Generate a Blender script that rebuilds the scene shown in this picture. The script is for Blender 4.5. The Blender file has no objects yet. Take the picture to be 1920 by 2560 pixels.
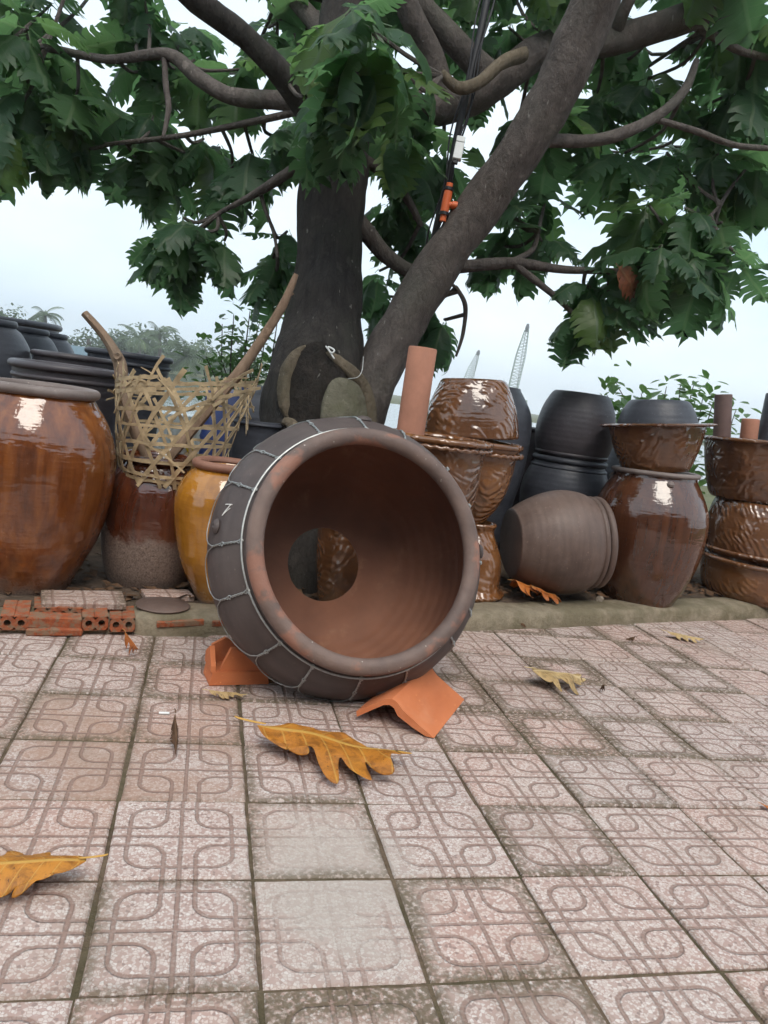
import bpy, math, random
import numpy as np
from mathutils import Vector, Matrix, Euler, noise as mnoise
random.seed(7)
RNG = np.random.RandomState(11)
sc = bpy.context.scene
COL = sc.collection
rad = math.radians

# ------------------------------------------------------------------ camera
F_PX, YAW, PITCH, ROLL = 1950.8, .2332, -.15136, .13739      # focal length in px of a 1920x2560 picture
CAM = Vector((-.18138, -1.1806, 1.02523))
_f = Vector((math.sin(YAW)*math.cos(PITCH), math.cos(YAW)*math.cos(PITCH), math.sin(PITCH)))
_r = Vector((math.cos(YAW), -math.sin(YAW), 0)); _d = _f.cross(_r)
_c, _s = math.cos(ROLL), math.sin(ROLL)
CX = _c*_r - _s*_d; CY = _s*_r + _c*_d; CZ = _f             # right, down, forward
cam = bpy.data.cameras.new('camera'); cam_o = bpy.data.objects.new('camera', cam); COL.objects.link(cam_o)
m = Matrix.Identity(4)
for i in range(3):
    m[i][0] = CX[i]; m[i][1] = -CY[i]; m[i][2] = -CZ[i]; m[i][3] = CAM[i]
cam_o.matrix_world = m
cam.sensor_fit = 'VERTICAL'; cam.sensor_height = 24; cam.lens = 24*F_PX/2560
cam.clip_start = .05; cam.clip_end = 6000
sc.camera = cam_o

# ------------------------------------------------------------------ sky, sun, exposure
SUN_EL, SUN_AZ = rad(56), rad(-4)                             # azimuth: to the right of straight behind the camera (-Y)
sdir = Vector((math.sin(SUN_AZ)*math.cos(SUN_EL), -math.cos(SUN_AZ)*math.cos(SUN_EL), math.sin(SUN_EL)))
w = bpy.data.worlds.new('World'); sc.world = w; w.use_nodes = True
nt = w.node_tree; nt.nodes.clear()
o_ = nt.nodes.new('ShaderNodeOutputWorld'); bg = nt.nodes.new('ShaderNodeBackground')
sky = nt.nodes.new('ShaderNodeTexSky'); sky.sky_type = 'NISHITA'; sky.sun_disc = False
sky.sun_elevation = SUN_EL; sky.sun_rotation = math.atan2(sdir.x, sdir.y)
sky.air_density = 1.4; sky.dust_density = 3.0; sky.ozone_density = 1.0
tc = nt.nodes.new('ShaderNodeTexCoord'); mp = nt.nodes.new('ShaderNodeMapping'); mp.inputs['Scale'].default_value = (1, 1, 2.6)
nz = nt.nodes.new('ShaderNodeTexNoise'); nz.inputs['Scale'].default_value = 2.2; nz.inputs['Detail'].default_value = 5; nz.inputs['Roughness'].default_value = .55
rp = nt.nodes.new('ShaderNodeValToRGB'); rp.color_ramp.elements[0].position = .35; rp.color_ramp.elements[1].position = .68
rp.color_ramp.elements[0].color = (.62, .77, .90, 1); rp.color_ramp.elements[1].color = (.85, .94, 1, 1)
ml = nt.nodes.new('ShaderNodeVectorMath'); ml.operation = 'SCALE'; ml.inputs['Scale'].default_value = 9.6
mx = nt.nodes.new('ShaderNodeMix'); mx.data_type = 'RGBA'; mx.inputs['Factor'].default_value = .86
L = nt.links.new
L(tc.outputs['Generated'], mp.inputs['Vector']); L(mp.outputs['Vector'], nz.inputs['Vector']); L(nz.outputs['Fac'], rp.inputs['Fac'])
L(rp.outputs['Color'], ml.inputs[0]); L(sky.outputs['Color'], mx.inputs['A']); L(ml.outputs['Vector'], mx.inputs['B'])
L(mx.outputs['Result'], bg.inputs['Color']); bg.inputs['Strength'].default_value = .1; L(bg.outputs['Background'], o_.inputs['Surface'])
sun = bpy.data.lights.new('sun', 'SUN'); sun.energy = 1.5; sun.angle = rad(32); sun.color = (1, .93, .83)
sun_o = bpy.data.objects.new('sun', sun); COL.objects.link(sun_o)
sun_o.rotation_euler = (-sdir).to_track_quat('-Z', 'Y').to_euler(); sun_o.location = (3, -6, 9)
sc.view_settings.view_transform = 'Standard'; sc.view_settings.look = 'None'
sc.view_settings.gamma = 1; sc.view_settings.use_curve_mapping = False; sc.view_settings.exposure = .6
sc.render.engine = 'CYCLES'
sc.cycles.use_denoising = True
sc.cycles.use_adaptive_sampling = True; sc.cycles.adaptive_threshold = .035
sc.cycles.max_bounces = 5; sc.cycles.diffuse_bounces = 3; sc.cycles.glossy_bounces = 2; sc.cycles.transmission_bounces = 3
sc.cycles.volume_bounces = 0; sc.cycles.caustics_reflective = False; sc.cycles.caustics_refractive = False

# ------------------------------------------------------------------ helpers: places
S = 1920/1659.                                               # notes were taken on a 1659 px wide view of the photograph
def ray(dx, dy):
    return ((dx*S-960)/F_PX)*CX + ((dy*S-1280)/F_PX)*CY + CZ
def W(dx, dy, Z):                                            # the point seen at (dx, dy) at Z metres of depth
    return CAM + Z*ray(dx, dy)
def G(dx, dy, z=0.):                                         # the point seen at (dx, dy) at height z
    r = ray(dx, dy); return CAM + ((z-CAM.z)/r.z)*r
def pix(p):
    q = Vector(p)-CAM; Z = q.dot(CZ)
    return (960+F_PX*q.dot(CX)/Z)/S, (1280+F_PX*q.dot(CY)/Z)/S, Z
def view_right(x, y):                                        # horizontal unit vector to the right as seen at (x, y), and away
    a = Vector((x-CAM.x, y-CAM.y, 0)).normalized(); return Vector((a.y, -a.x, 0)), a

# ------------------------------------------------------------------ helpers: objects
def mesh(name, verts, faces, mats, smooth=True, uv=None, mi=None, sharp=40):
    me = bpy.data.meshes.new(name); me.from_pydata([tuple(v) for v in verts], [], faces)
    for mt in (mats if isinstance(mats, (list, tuple)) else [mats]): me.materials.append(mt)
    if mi is not None: me.polygons.foreach_set('material_index', mi)
    if uv is not None:
        ul = me.uv_layers.new(name='UVMap')
        lv = np.empty(len(me.loops), dtype=np.int32); me.loops.foreach_get('vertex_index', lv)
        ul.data.foreach_set('uv', np.asarray(uv, dtype=np.float32)[lv].ravel())
    me.update()
    if smooth:
        me.polygons.foreach_set('use_smooth', [True]*len(me.polygons))
        if sharp: me.set_sharp_from_angle(angle=rad(sharp))
    return me
def obj(name, me, parent=None, loc=(0, 0, 0), rot=None):
    o = bpy.data.objects.new(name, me); COL.objects.link(o); o.location = loc
    if rot is not None: o.rotation_euler = rot
    if parent is not None: o.parent = parent
    return o
def tag(o, label=None, cat=None, group=None, kind=None):
    if label: o['label'] = label
    if cat: o['category'] = cat
    if group: o['group'] = group
    if kind: o['kind'] = kind
    return o
def thing(name, label, cat, loc=(0, 0, 0), rot=None, group=None):
    o = bpy.data.objects.new(name, None); COL.objects.link(o); o.location = loc; o.empty_display_size = .1
    if rot is not None: o.rotation_euler = rot
    return tag(o, label, cat, group)
def align(axis, spin=0.):                                    # Euler that turns +Z to an axis
    q = Vector(axis).normalized().to_track_quat('Z', 'Y')
    return (q.to_matrix() @ Matrix.Rotation(spin, 3, 'Z')).to_euler()

class MB:                                                    # collects shapes into one mesh
    def __init__(s): s.v = []; s.f = []; s.uv = []
    def add(s, v, f, uv=None):
        n = len(s.v); s.v += [tuple(p) for p in v]; s.f += [tuple(i+n for i in q) for q in f]
        s.uv += [tuple(t) for t in (uv if uv is not None else [(0, 0)]*len(v))]
        return s
    def build(s, name, mat, parent=None, off=None, **k):
        v = s.v
        if off is not None: v = [(a-off[0], b-off[1], c-off[2]) for a, b, c in v]
        return obj(name, mesh(name, v, s.f, mat, uv=s.uv, **k), parent)

def lathe(prof, segs=64, wob=.006, seed=0, close=False):
    v = []; f = []; n = len(prof); rr = random.Random(seed)
    p1, p2, p3 = rr.random()*6, rr.random()*6, rr.random()*6
    for i, (r, z) in enumerate(prof):
        for k in range(segs):
            t = 2*math.pi*k/segs
            q = r*(1+wob*math.sin(2*t+p1+z*2)+wob*.5*math.sin(3*t+p2)+wob*.35*math.sin(5*t+p3+z*6))
            v.append((q*math.cos(t), q*math.sin(t), z+wob*.5*r*math.sin(t*2+p3)))
    for i in range(n-1):
        for k in range(segs):
            k2 = (k+1) % segs
            f.append((i*segs+k, i*segs+k2, (i+1)*segs+k2, (i+1)*segs+k))
    return v, f
def smooth_prof(pts, sub=5):                                 # Catmull-Rom through profile points
    P = [np.array(p, float) for p in pts]; out = []
    for i in range(len(P)-1):
        a, b, c, d = P[max(i-1, 0)], P[i], P[i+1], P[min(i+2, len(P)-1)]
        for k in range(sub):
            t = k/sub
            out.append(.5*((2*b)+(c-a)*t+(2*a-5*b+4*c-d)*t*t+(3*b-a-3*c+d)*t**3))
    out.append(P[-1]); return [(max(float(q[0]), .0005), float(q[1])) for q in out]
def vessel(outer, th=.02, sub=5, lip=.5):                    # outer profile bottom to rim -> closed wall with inside and bottom
    o = smooth_prof(outer, sub)
    r1, z1 = o[-1]; base_r, base_z = o[0]
    top = [(r1-th*(.5-.5*math.cos(a)), z1+th*lip*math.sin(a)) for a in np.linspace(0, math.pi, 7)[1:]]
    inner = [(max(r-th, .004), max(z, base_z+th)) for r, z in o[::-1]][1:]
    return [(.001, base_z)] + o + top + inner + [(.001, base_z+th)]
def tube(path, radii, segs=8, cap=True, wob=0., seed=0):
    P = [Vector(p) for p in path]; n = len(P); v = []; f = []; uv = []
    if not isinstance(radii, (list, tuple)): radii = [radii]*n
    up = Vector((.13, .31, .94)); acc = 0
    prev = None
    for i in range(n):
        t = (P[min(i+1, n-1)]-P[max(i-1, 0)]).normalized()
        if prev is None:
            a = t.cross(up)
            if a.length < .05: a = t.cross(Vector((1, 0, 0)))
            a.normalize()
        else:
            a = (prev-t*prev.dot(t)).normalized()
        prev = a; b = t.cross(a)
        if i: acc += (P[i]-P[i-1]).length
        for k in range(segs):
            g = 2*math.pi*k/segs
            r = radii[i]
            if wob: r *= 1+wob*mnoise.noise(Vector((math.cos(g)*1.7+seed, math.sin(g)*1.7, acc*4.)))+wob*.5*mnoise.noise(Vector((math.cos(g)*4+seed, math.sin(g)*4, acc*11.)))
            v.append(P[i]+r*(math.cos(g)*a+math.sin(g)*b)); uv.append((k/segs, acc))
    for i in range(n-1):
        for k in range(segs):
            k2 = (k+1) % segs; f.append((i*segs+k, i*segs+k2, (i+1)*segs+k2, (i+1)*segs+k))
    if cap:
        f.append(tuple(range(segs))[::-1]); f.append(tuple((n-1)*segs+k for k in range(segs)))
    return v, f, uv
def spline(pts, sub=6):
    P = [np.array(p, float) for p in pts]; out = []
    for i in range(len(P)-1):
        a, b, c, d = P[max(i-1, 0)], P[i], P[i+1], P[min(i+2, len(P)-1)]
        for k in range(sub):
            t = k/sub; out.append(.5*((2*b)+(c-a)*t+(2*a-5*b+4*c-d)*t*t+(3*b-a-3*c+d)*t**3))
    out.append(P[-1]); return out
def box(c, h, R=None, bev=0.):                               # centre, half sizes, optional rotation matrix; chamfered edges
    v = []; f = []
    if bev <= 0:
        for x in (-1, 1):
            for y in (-1, 1):
                for z in (-1, 1): v.append(Vector((x*h[0], y*h[1], z*h[2])))
        f = [(0, 1, 3, 2), (4, 6, 7, 5), (0, 4, 5, 1), (2, 3, 7, 6), (0, 2, 6, 4), (1, 5, 7, 3)]
    else:
        idx = {}
        for x in (-1, 1):
            for y in (-1, 1):
                for z in (-1, 1):
                    for ax in range(3):
                        p = [x*(h[0]-bev), y*(h[1]-bev), z*(h[2]-bev)]; p[ax] = (x, y, z)[ax]*h[ax]
                        idx[(x, y, z, ax)] = len(v); v.append(Vector(p))
        B = (-1, 1)
        for s_ in B:
            f.append([idx[(s_, y, z, 0)] for y, z in ((-1, -1), (1, -1), (1, 1), (-1, 1))][::s_])
            f.append([idx[(x, s_, z, 1)] for x, z in ((-1, -1), (-1, 1), (1, 1), (1, -1))][::s_])
            f.append([idx[(x, y, s_, 2)] for x, y in ((-1, -1), (1, -1), (1, 1), (-1, 1))][::s_])
        for a in B:
            for b in B:
                f.append([idx[(-1, a, b, 1)], idx[(1, a, b, 1)], idx[(1, a, b, 2)], idx[(-1, a, b, 2)]][::a*b])
                f.append([idx[(a, -1, b, 0)], idx[(a, 1, b, 0)], idx[(a, 1, b, 2)], idx[(a, -1, b, 2)]][::-a*b])
                f.append([idx[(a, b, -1, 0)], idx[(a, b, 1, 0)], idx[(a, b, 1, 1)], idx[(a, b, -1, 1)]][::a*b])
                for c_ in B: f.append([idx[(a, b, c_, 0)], idx[(a, b, c_, 1)], idx[(a, b, c_, 2)]][::a*b*c_])
    if R is not None: v = [R @ p for p in v]
    c = Vector(c); return [p+c for p in v], [tuple(q) for q in f]

# ------------------------------------------------------------------ helpers: materials
class Mat:
    def __init__(s, name, rough=.6, spec=.5):
        s.m = bpy.data.materials.new(name); s.m.use_nodes = True; s.t = s.m.node_tree
        s.b = s.t.nodes['Principled BSDF']; s.out = s.t.nodes['Material Output']
        s.b.inputs['Roughness'].default_value = rough; s.b.inputs['Specular IOR Level'].default_value = spec
    def n(s, typ, ins=None, **props):
        nd = s.t.nodes.new('ShaderNode'+typ)
        for k, v in props.items(): setattr(nd, k, v)
        for k, v in (ins or {}).items():
            sk = nd.inputs[k]
            if isinstance(v, bpy.types.NodeSocket): s.t.links.new(v, sk)
            else: sk.default_value = v
        return nd
    def math(s, op, a, b=None, c=None, clamp=False):
        ins = {0: a}
        if b is not None: ins[1] = b
        if c is not None: ins[2] = c
        return s.n('Math', ins, operation=op, use_clamp=clamp).outputs[0]
    def mix(s, f, a, b, blend='MIX'):
        nd = s.n('Mix', data_type='RGBA', blend_type=blend)
        for sk, v in ((nd.inputs[0], f), (nd.inputs[6], a), (nd.inputs[7], b)):
            if isinstance(v, bpy.types.NodeSocket): s.t.links.new(v, sk)
            else: sk.default_value = v if not isinstance(v, tuple) or len(v) == 4 else (*v, 1)
        return nd.outputs[2]
    def noise(s, vec, scale, detail=3, rough=.55, dist=0., out='Fac'):
        return s.n('TexNoise', {'Vector': vec, 'Scale': scale, 'Detail': detail, 'Roughness': rough, 'Distortion': dist}).outputs[out]
    def ramp(s, f, stops):
        nd = s.n('ValToRGB', {'Fac': f}); cr = nd.color_ramp
        while len(cr.elements) < len(stops): cr.elements.new(.5)
        for e, (p, c) in zip(cr.elements, stops):
            e.position = p; e.color = (c, c, c, 1) if isinstance(c, (int, float)) else (*c, 1)
        return nd.outputs[0]
    def step(s, f, a, b): return s.n('MapRange', {0: f, 1: a, 2: b, 3: 0., 4: 1.}, interpolation_type='SMOOTHSTEP').outputs[0]
    def coords(s, kind='Object', scale=(1, 1, 1)):
        c = s.n('TexCoord').outputs[kind]
        return c if scale == (1, 1, 1) else s.n('Mapping', {'Vector': c, 'Scale': scale}).outputs[0]
    def bump(s, h, strength=.3, dist=.01, normal=None):
        ins = {'Height': h, 'Strength': strength, 'Distance': dist}
        if normal is not None: ins['Normal'] = normal
        return s.n('Bump', ins).outputs[0]
    def set(s, **k):
        for a, v in k.items():
            sk = s.b.inputs[{'col': 'Base Color', 'rough': 'Roughness', 'nor': 'Normal', 'spec': 'Specular IOR Level', 'metal': 'Metallic', 'coat': 'Coat Weight', 'coatr': 'Coat Roughness'}[a]]
            if isinstance(v, bpy.types.NodeSocket): s.t.links.new(v, sk)
            else: sk.default_value = (*v, 1) if isinstance(v, tuple) and len(v) == 3 else v
        return s.m

def plain(name, col, rough=.6, var=.25, scale=20, bump=.15, spec=.4, metal=0.):
    M = Mat(name, rough, spec); c = M.coords()
    a = M.noise(c, scale, 5, .6); col2 = tuple(x*(1-var) for x in col); col1 = tuple(min(x*(1+var*.6), 1) for x in col)
    M.b.inputs['Metallic'].default_value = metal
    return M.set(col=M.ramp(a, [(.3, col2), (.7, col1)]), nor=M.bump(M.noise(c, scale*4, 4), bump, .004))

def glaze(name, dark, mid, light, zlo=None, zhi=None, emboss=0., streak=1., rough=.055, scale=1.):
    """brown salt glaze: runs down the wall in streaks; below zlo..zhi the bare gritty body shows"""
    M = Mat(name, rough, .5); M.b.inputs['IOR'].default_value = 1.8; c = M.coords()
    st = M.noise(M.n('Mapping', {'Vector': c, 'Scale': (26*scale, 26*scale, 1.3*scale)}).outputs[0], 1., 4, .6, .4)
    big = M.noise(c, 3.2*scale, 4, .6)
    f = M.math('ADD', M.math('MULTIPLY', st, .62*streak), M.math('MULTIPLY', big, 1-.62*streak))
    col = M.ramp(f, [(.30, dark), (.5, mid), (.72, light)])
    spk = M.noise(c, 120, 2, .5); col = M.mix(M.math('MULTIPLY', M.step(spk, .74, .78), .4), col, (.55, .42, .3))
    dirt = M.noise(c, 9, 6, .7, 1.2)
    h = M.math('ADD', M.math('MULTIPLY', M.noise(c, 14, 3, .5), .5), M.math('MULTIPLY', M.noise(M.coords('Object', (1, 1, 7)), 6, 2, .5), .35))
    h = M.math('ADD', h, M.math('MULTIPLY', M.noise(c, 42, 3, .6), .10)); nor = M.bump(h, .34, .02)
    if emboss:
        wv = M.n('TexWave', {'Vector': c, 'Scale': 12., 'Distortion': 9., 'Detail': 1.5, 'Detail Scale': .7, 'Detail Roughness': .5}, wave_type='BANDS', bands_direction='DIAGONAL', wave_profile='SIN').outputs['Fac']
        wv2 = M.n('TexWave', {'Vector': M.n('Mapping', {'Vector': c, 'Rotation': (.4, .9, 1.2), 'Location': (.3, .1, .2)}).outputs[0], 'Scale': 9., 'Distortion': 11., 'Detail': 1.5, 'Detail Scale': .8}, wave_type='RINGS', wave_profile='SIN').outputs['Fac']
        msk = M.step(M.noise(c, 8., 2, .5), .48, .58); msk2 = M.step(M.noise(c, 6.5, 2, .5, .5), .50, .62)
        e = M.math('ADD', M.math('MULTIPLY', wv, msk), M.math('MULTIPLY', M.math('MULTIPLY', wv2, msk2), .8))
        e = M.math('ADD', e, M.math('MULTIPLY', M.math('ADD', msk, msk2), .4))
        nor = M.bump(e, emboss, .008, nor)
        col = M.mix(M.math('MULTIPLY', M.step(e, .6, .1), .15), col, tuple(x*.35 for x in dark))
    r = M.math('ADD', M.math('MULTIPLY', M.step(dirt, .55, .8), .28), rough)
    if zlo is not None:
        z = M.n('SeparateXYZ', {0: c}).outputs[2]
        edge = M.math('ADD', z, M.math('MULTIPLY', M.math('SUBTRACT', M.noise(c, 11, 5, .7), .5), .22))
        bare = M.step(edge, zhi, zlo)
        gr = M.noise(c, 125, 4, .75)
        bc = M.ramp(gr, [(.34, (.055, .03, .02)), (.46, (.16, .105, .08)), (.62, (.235, .165, .13)), (.78, (.33, .25, .20))])
        col = M.mix(bare, col, bc); r = M.math('MAXIMUM', r, M.math('MULTIPLY', bare, .85))
        nor = M.bump(M.math('MULTIPLY', gr, bare), .5, .008, nor)
    return M.set(col=col, rough=r, nor=nor)

def clay(name, a, b, rough=.62, lines=40., dust=(.3, .25, .22), dusty=.25, coat=0.):
    """unglazed fired clay with throwing lines and dusty patches"""
    M = Mat(name, rough, .35); c = M.coords()
    n1 = M.noise(c, 2.6, 5, .62, .3); n2 = M.noise(M.n('Mapping', {'Vector': c, 'Scale': (3, 3, 22)}).outputs[0], 1.5, 3)
    col = M.ramp(M.math('ADD', M.math('MULTIPLY', n1, .7), M.math('MULTIPLY', n2, .3)), [(.34, a), (.66, b)])
    d = M.math('MULTIPLY', M.step(M.noise(c, 7, 7, .75), .5, .78), dusty); col = M.mix(d, col, dust)
    sp = M.step(M.noise(c, 95, 2, .4), .70, .76); col = M.mix(M.math('MULTIPLY', sp, .45), col, tuple(min(x*2.2, 1) for x in b))
    z = M.n('SeparateXYZ', {0: c}).outputs[2]
    ln = M.math('SINE', M.math('ADD', M.math('MULTIPLY', z, lines*6.283), M.math('MULTIPLY', M.noise(c, 5), 5)))
    h = M.math('ADD', M.math('MULTIPLY', ln, .10), M.math('ADD', M.math('MULTIPLY', M.noise(c, 60, 4), .35), M.math('MULTIPLY', M.noise(c, 8, 3), .9)))
    rg = M.math('ADD', rough-.12, M.math('MULTIPLY', M.noise(c, 9, 4), .28))
    return M.set(col=col, rough=rg, nor=M.bump(h, .35, .006))

# --- paving tile: pressed terrazzo, pattern of rounded squares and a cross, dirt in the grooves
def tile_material():
    M = Mat('terrazzo_tile', .72, .3)
    uv = M.n('SeparateXYZ', {0: M.n('TexCoord').outputs['UV']}); pos = M.n('NewGeometry').outputs['Position']
    jit = M.math('MULTIPLY', M.math('SUBTRACT', M.noise(pos, 60, 3), .5), .012)
    a = M.math('ADD', M.math('ABSOLUTE', M.math('SUBTRACT', uv.outputs[0], .5)), jit); b = M.math('ADD', M.math('ABSOLUTE', M.math('SUBTRACT', uv.outputs[1], .5)), jit)
    def rbox(x, y, half, r):
        qx = M.math('SUBTRACT', x, half-r); qy = M.math('SUBTRACT', y, half-r)
        mxx = M.math('MAXIMUM', qx, 0.); mxy = M.math('MAXIMUM', qy, 0.)
        ln = M.math('SQRT', M.math('ADD', M.math('MULTIPLY', mxx, mxx), M.math('MULTIPLY', mxy, mxy)))
        return M.math('ABSOLUTE', M.math('SUBTRACT', M.math('ADD', ln, M.math('MINIMUM', M.math('MAXIMUM', qx, qy), 0.)), r))
    d = M.math('MINIMUM', rbox(a, b, .37, .14), rbox(M.math('SUBTRACT', .5, a), M.math('SUBTRACT', .5, b), .39, .14))
    d = M.math('MINIMUM', d, M.math('MINIMUM', M.math('ABSOLUTE', a), M.math('ABSOLUTE', b)))
    rnd = M.n('ObjectInfo').outputs['Random']
    at = M.n('Attribute', attribute_type='OBJECT', attribute_name='moss').outputs['Fac']
    vd = M.n('VectorMath', {0: M.n('VectorMath', {0: pos, 1: (-.175, -.30, 0.)}, operation='ADD').outputs[0], 1: (1., .62, 0.)}, operation='MULTIPLY').outputs[0]   # an old cement smear trodden over the tiles
    wornm = M.step(M.math('ADD', M.n('VectorMath', {0: vd}, operation='LENGTH').outputs['Value'], M.math('MULTIPLY', M.math('SUBTRACT', M.noise(pos, 9, 4, .6), .5), .30)), .27, .07)
    wid = M.math('ADD', .0104, M.math('MULTIPLY', M.noise(pos, 9, 2), .007))
    g = M.math('SUBTRACT', 1., M.step(d, M.math('MULTIPLY', wid, .55), M.math('MULTIPLY', wid, 1.5)))
    g = M.math('MULTIPLY', g, M.math('SUBTRACT', 1., M.math('MULTIPLY', wornm, .85)))
    edge = M.math('SUBTRACT', .5, M.math('MAXIMUM', a, b))
    v1 = M.n('TexVoronoi', {'Vector': pos, 'Scale': 150., 'Randomness': 1.}, feature='F1')
    v2 = M.n('TexVoronoi', {'Vector': pos, 'Scale': 150., 'Randomness': 1.}, feature='DISTANCE_TO_EDGE').outputs['Distance']
    cr = M.n('SeparateColor', {0: v1.outputs['Color']}).outputs[0]
    chip = M.math('MULTIPLY', M.step(v2, .02, .11), M.step(cr, .34, .44))
    base = M.mix(rnd, (.425, .272, .228), (.38, .278, .245))
    base = M.mix(M.step(M.noise(pos, 2.3, 4), .42, .66), base, (.41, .30, .26))
    lit = M.mix(rnd, (.69, .585, .52), (.66, .595, .555))
    col = M.mix(M.math('MULTIPLY', chip, .52), base, M.mix(M.step(cr, .7, .95), lit, (.80, .77, .73)))
    darkchip = M.math('MULTIPLY', M.step(v2, .03, .10), M.step(cr, .10, .03)); col = M.mix(M.math('MULTIPLY', darkchip, .5), col, (.16, .12, .11))
    cem = M.mix(M.noise(pos, 40, 4), (.36, .315, .275), (.45, .40, .355)); col = M.mix(M.math('MULTIPLY', wornm, .7), col, cem)
    dust = M.n('Attribute', attribute_type='OBJECT', attribute_name='dust').outputs['Fac']; col = M.mix(M.math('MULTIPLY', M.math('MULTIPLY', dust, M.step(M.noise(pos, 4, 4), .32, .6)), .65), col, (.34, .20, .135))
    stain = M.step(M.noise(pos, 3.1, 5, .65), .50, .72); col = M.mix(M.math('MULTIPLY', stain, .5), col, (.27, .20, .155))
    col = M.mix(M.math('MULTIPLY', g, .74), col, (.225, .138, .108))
    mo = M.math('MULTIPLY', M.step(M.math('SUBTRACT', M.math('ADD', M.math('MULTIPLY', M.noise(pos, 7, 5, .65), .26), M.math('MULTIPLY', at, .30)), edge), .08, .26), M.step(M.noise(pos, 90, 3), .30, .56))
    col = M.mix(M.math('MULTIPLY', mo, .85), col, M.mix(M.noise(pos, 30), (.080, .056, .032), (.135, .104, .060)))
    h = M.math('SUBTRACT', M.math('MULTIPLY', chip, .10), M.math('MULTIPLY', g, 1.))
    h = M.math('ADD', h, M.math('MULTIPLY', M.noise(pos, 260, 2), .22))
    return M.set(col=col, nor=M.bump(h, .85, .004), rough=M.math('ADD', .55, M.math('MULTIPLY', M.noise(pos, 30), .3)))

def bark_material(name, a, b, moss=(.08, .09, .05), stretch=.25, bump=.9, crack=.0):
    M = Mat(name, .85, .2); c = M.n('NewGeometry').outputs['Position']
    v = M.n('Mapping', {'Vector': c, 'Scale': (1, 1, stretch)}).outputs[0]
    f = M.noise(v, 22, 6, .7, .4); f2 = M.noise(c, 3, 4)
    col = M.ramp(f, [(.3, a), (.7, b)]); col = M.mix(M.math('MULTIPLY', M.step(f2, .48, .7), .5), col, moss)
    cr_ = M.n('TexVoronoi', {'Vector': M.n('Mapping', {'Vector': c, 'Scale': (1, 1, .4)}).outputs[0], 'Scale': 26., 'Randomness': 1.}, feature='DISTANCE_TO_EDGE').outputs['Distance']; col = M.mix(M.math('MULTIPLY', M.step(cr_, .06, .0), crack), col, tuple(x*.4 for x in a))
    li = M.step(M.noise(c, 7, 5, .7), .60, .70); col = M.mix(M.math('MULTIPLY', li, .35), col, tuple(min(1, x*2.1) for x in b))
    sp = M.step(M.noise(M.n('Mapping', {'Vector': c, 'Scale': (1, 1, .35)}).outputs[0], 45, 2), .70, .76); col = M.mix(M.math('MULTIPLY', sp, .5), col, (.34, .32, .29))
    return M.set(col=col, nor=M.bump(M.math('ADD', f, M.math('MULTIPLY', M.noise(v, 80, 4), .4)), bump, .02))

def leaf_material(name, dark, light, vein, trans=.35, dead=False):
    M = Mat(name, .38 if not dead else .55, .45); uv = M.n('SeparateXYZ', {0: M.n('TexCoord').outputs['UV']})
    u, v = uv.outputs[0], uv.outputs[1]; av = M.math('ABSOLUTE', v); pos = M.n('NewGeometry').outputs['Position']
    mid = M.math('SUBTRACT', 1., M.step(av, .012, .035))
    lat = M.math('ABSOLUTE', M.math('SUBTRACT', M.math('FRACT', M.math('SUBTRACT', M.math('MULTIPLY', u, 8.), M.math('MULTIPLY', av, 3.2))), .5))
    lat = M.math('SUBTRACT', 1., M.step(lat, .02, .07))
    ve = M.math('MAXIMUM', mid, M.math('MULTIPLY', lat, .55))
    rnd = M.n('ObjectInfo').outputs['Random']
    nz_ = M.noise(pos, 2.5, 3); base = M.mix(M.math('MULTIPLY', M.math('ADD', nz_, rnd), .5), dark, light)
    if not dead: base = M.mix(M.math('MULTIPLY', M.step(rnd, .80, .92), .6), base, (.13, .20, .035))
    if dead:
        base = M.mix(M.math('MULTIPLY', M.step(M.noise(pos, 24, 6, .75, .6), .42, .64), .8), base, tuple(x*.42 for x in dark)); base = M.mix(M.step(M.noise(pos, 130, 2), .66, .72), base, tuple(x*.25 for x in dark))
        base = M.mix(M.step(M.noise(pos, 8, 3), .5, .7), base, light)
    col = M.mix(M.math('MULTIPLY', ve, .8), base, vein)
    h = M.math('ADD', ve, M.math('MULTIPLY', M.noise(pos, 60, 3), .4))
    nor = M.bump(h, .35, .004); M.set(col=col, nor=nor)
    if trans > 0:
        tr = M.n('BsdfTranslucent', {'Color': M.mix(.5, col, tuple(min(1, x*2.6) for x in light), 'MIX'), 'Normal': nor})
        ms = M.n('MixShader', {0: trans, 1: M.b.outputs[0], 2: tr.outputs[0]})
        M.t.links.new(ms.outputs[0], M.out.inputs[0])
    return M.m

m_tile = tile_material()
def ground_material(name, a, b, moss, ms=.5):
    M = Mat(name, .95, .1); c = M.n('NewGeometry').outputs['Position']
    col = M.ramp(M.noise(c, 18, 6, .7), [(.3, a), (.7, b)]); col = M.mix(M.math('MULTIPLY', M.step(M.noise(c, 4, 4), .45, .6), ms), col, moss)
    return M.set(col=col, nor=M.bump(M.noise(c, 45, 5, .7), .7, .02))
m_grout = ground_material('mossy_grout', (.07, .05, .033), (.20, .145, .10), (.07, .068, .034))
m_soil = ground_material('soil', (.06, .042, .032), (.16, .115, .085), (.09, .07, .05))
m_kerb = ground_material('old_mortar', (.20, .165, .115), (.33, .275, .20), (.13, .11, .065), .6)
m_land = ground_material('far_ground', (.10, .11, .06), (.17, .16, .10), (.07, .10, .04))
M = Mat('brick', .92, .15); c_ = M.n('NewGeometry').outputs['Position']
m_brick = M.set(col=M.mix(M.math('MULTIPLY', M.step(M.noise(c_, 26, 6, .75), .44, .58), .8), M.ramp(M.noise(c_, 40, 5, .7), [(.3, (.24, .06, .03)), (.7, (.44, .13, .055))]), (.22, .17, .115)), nor=M.bump(M.noise(c_, 90, 5, .7), .8, .008))
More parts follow.
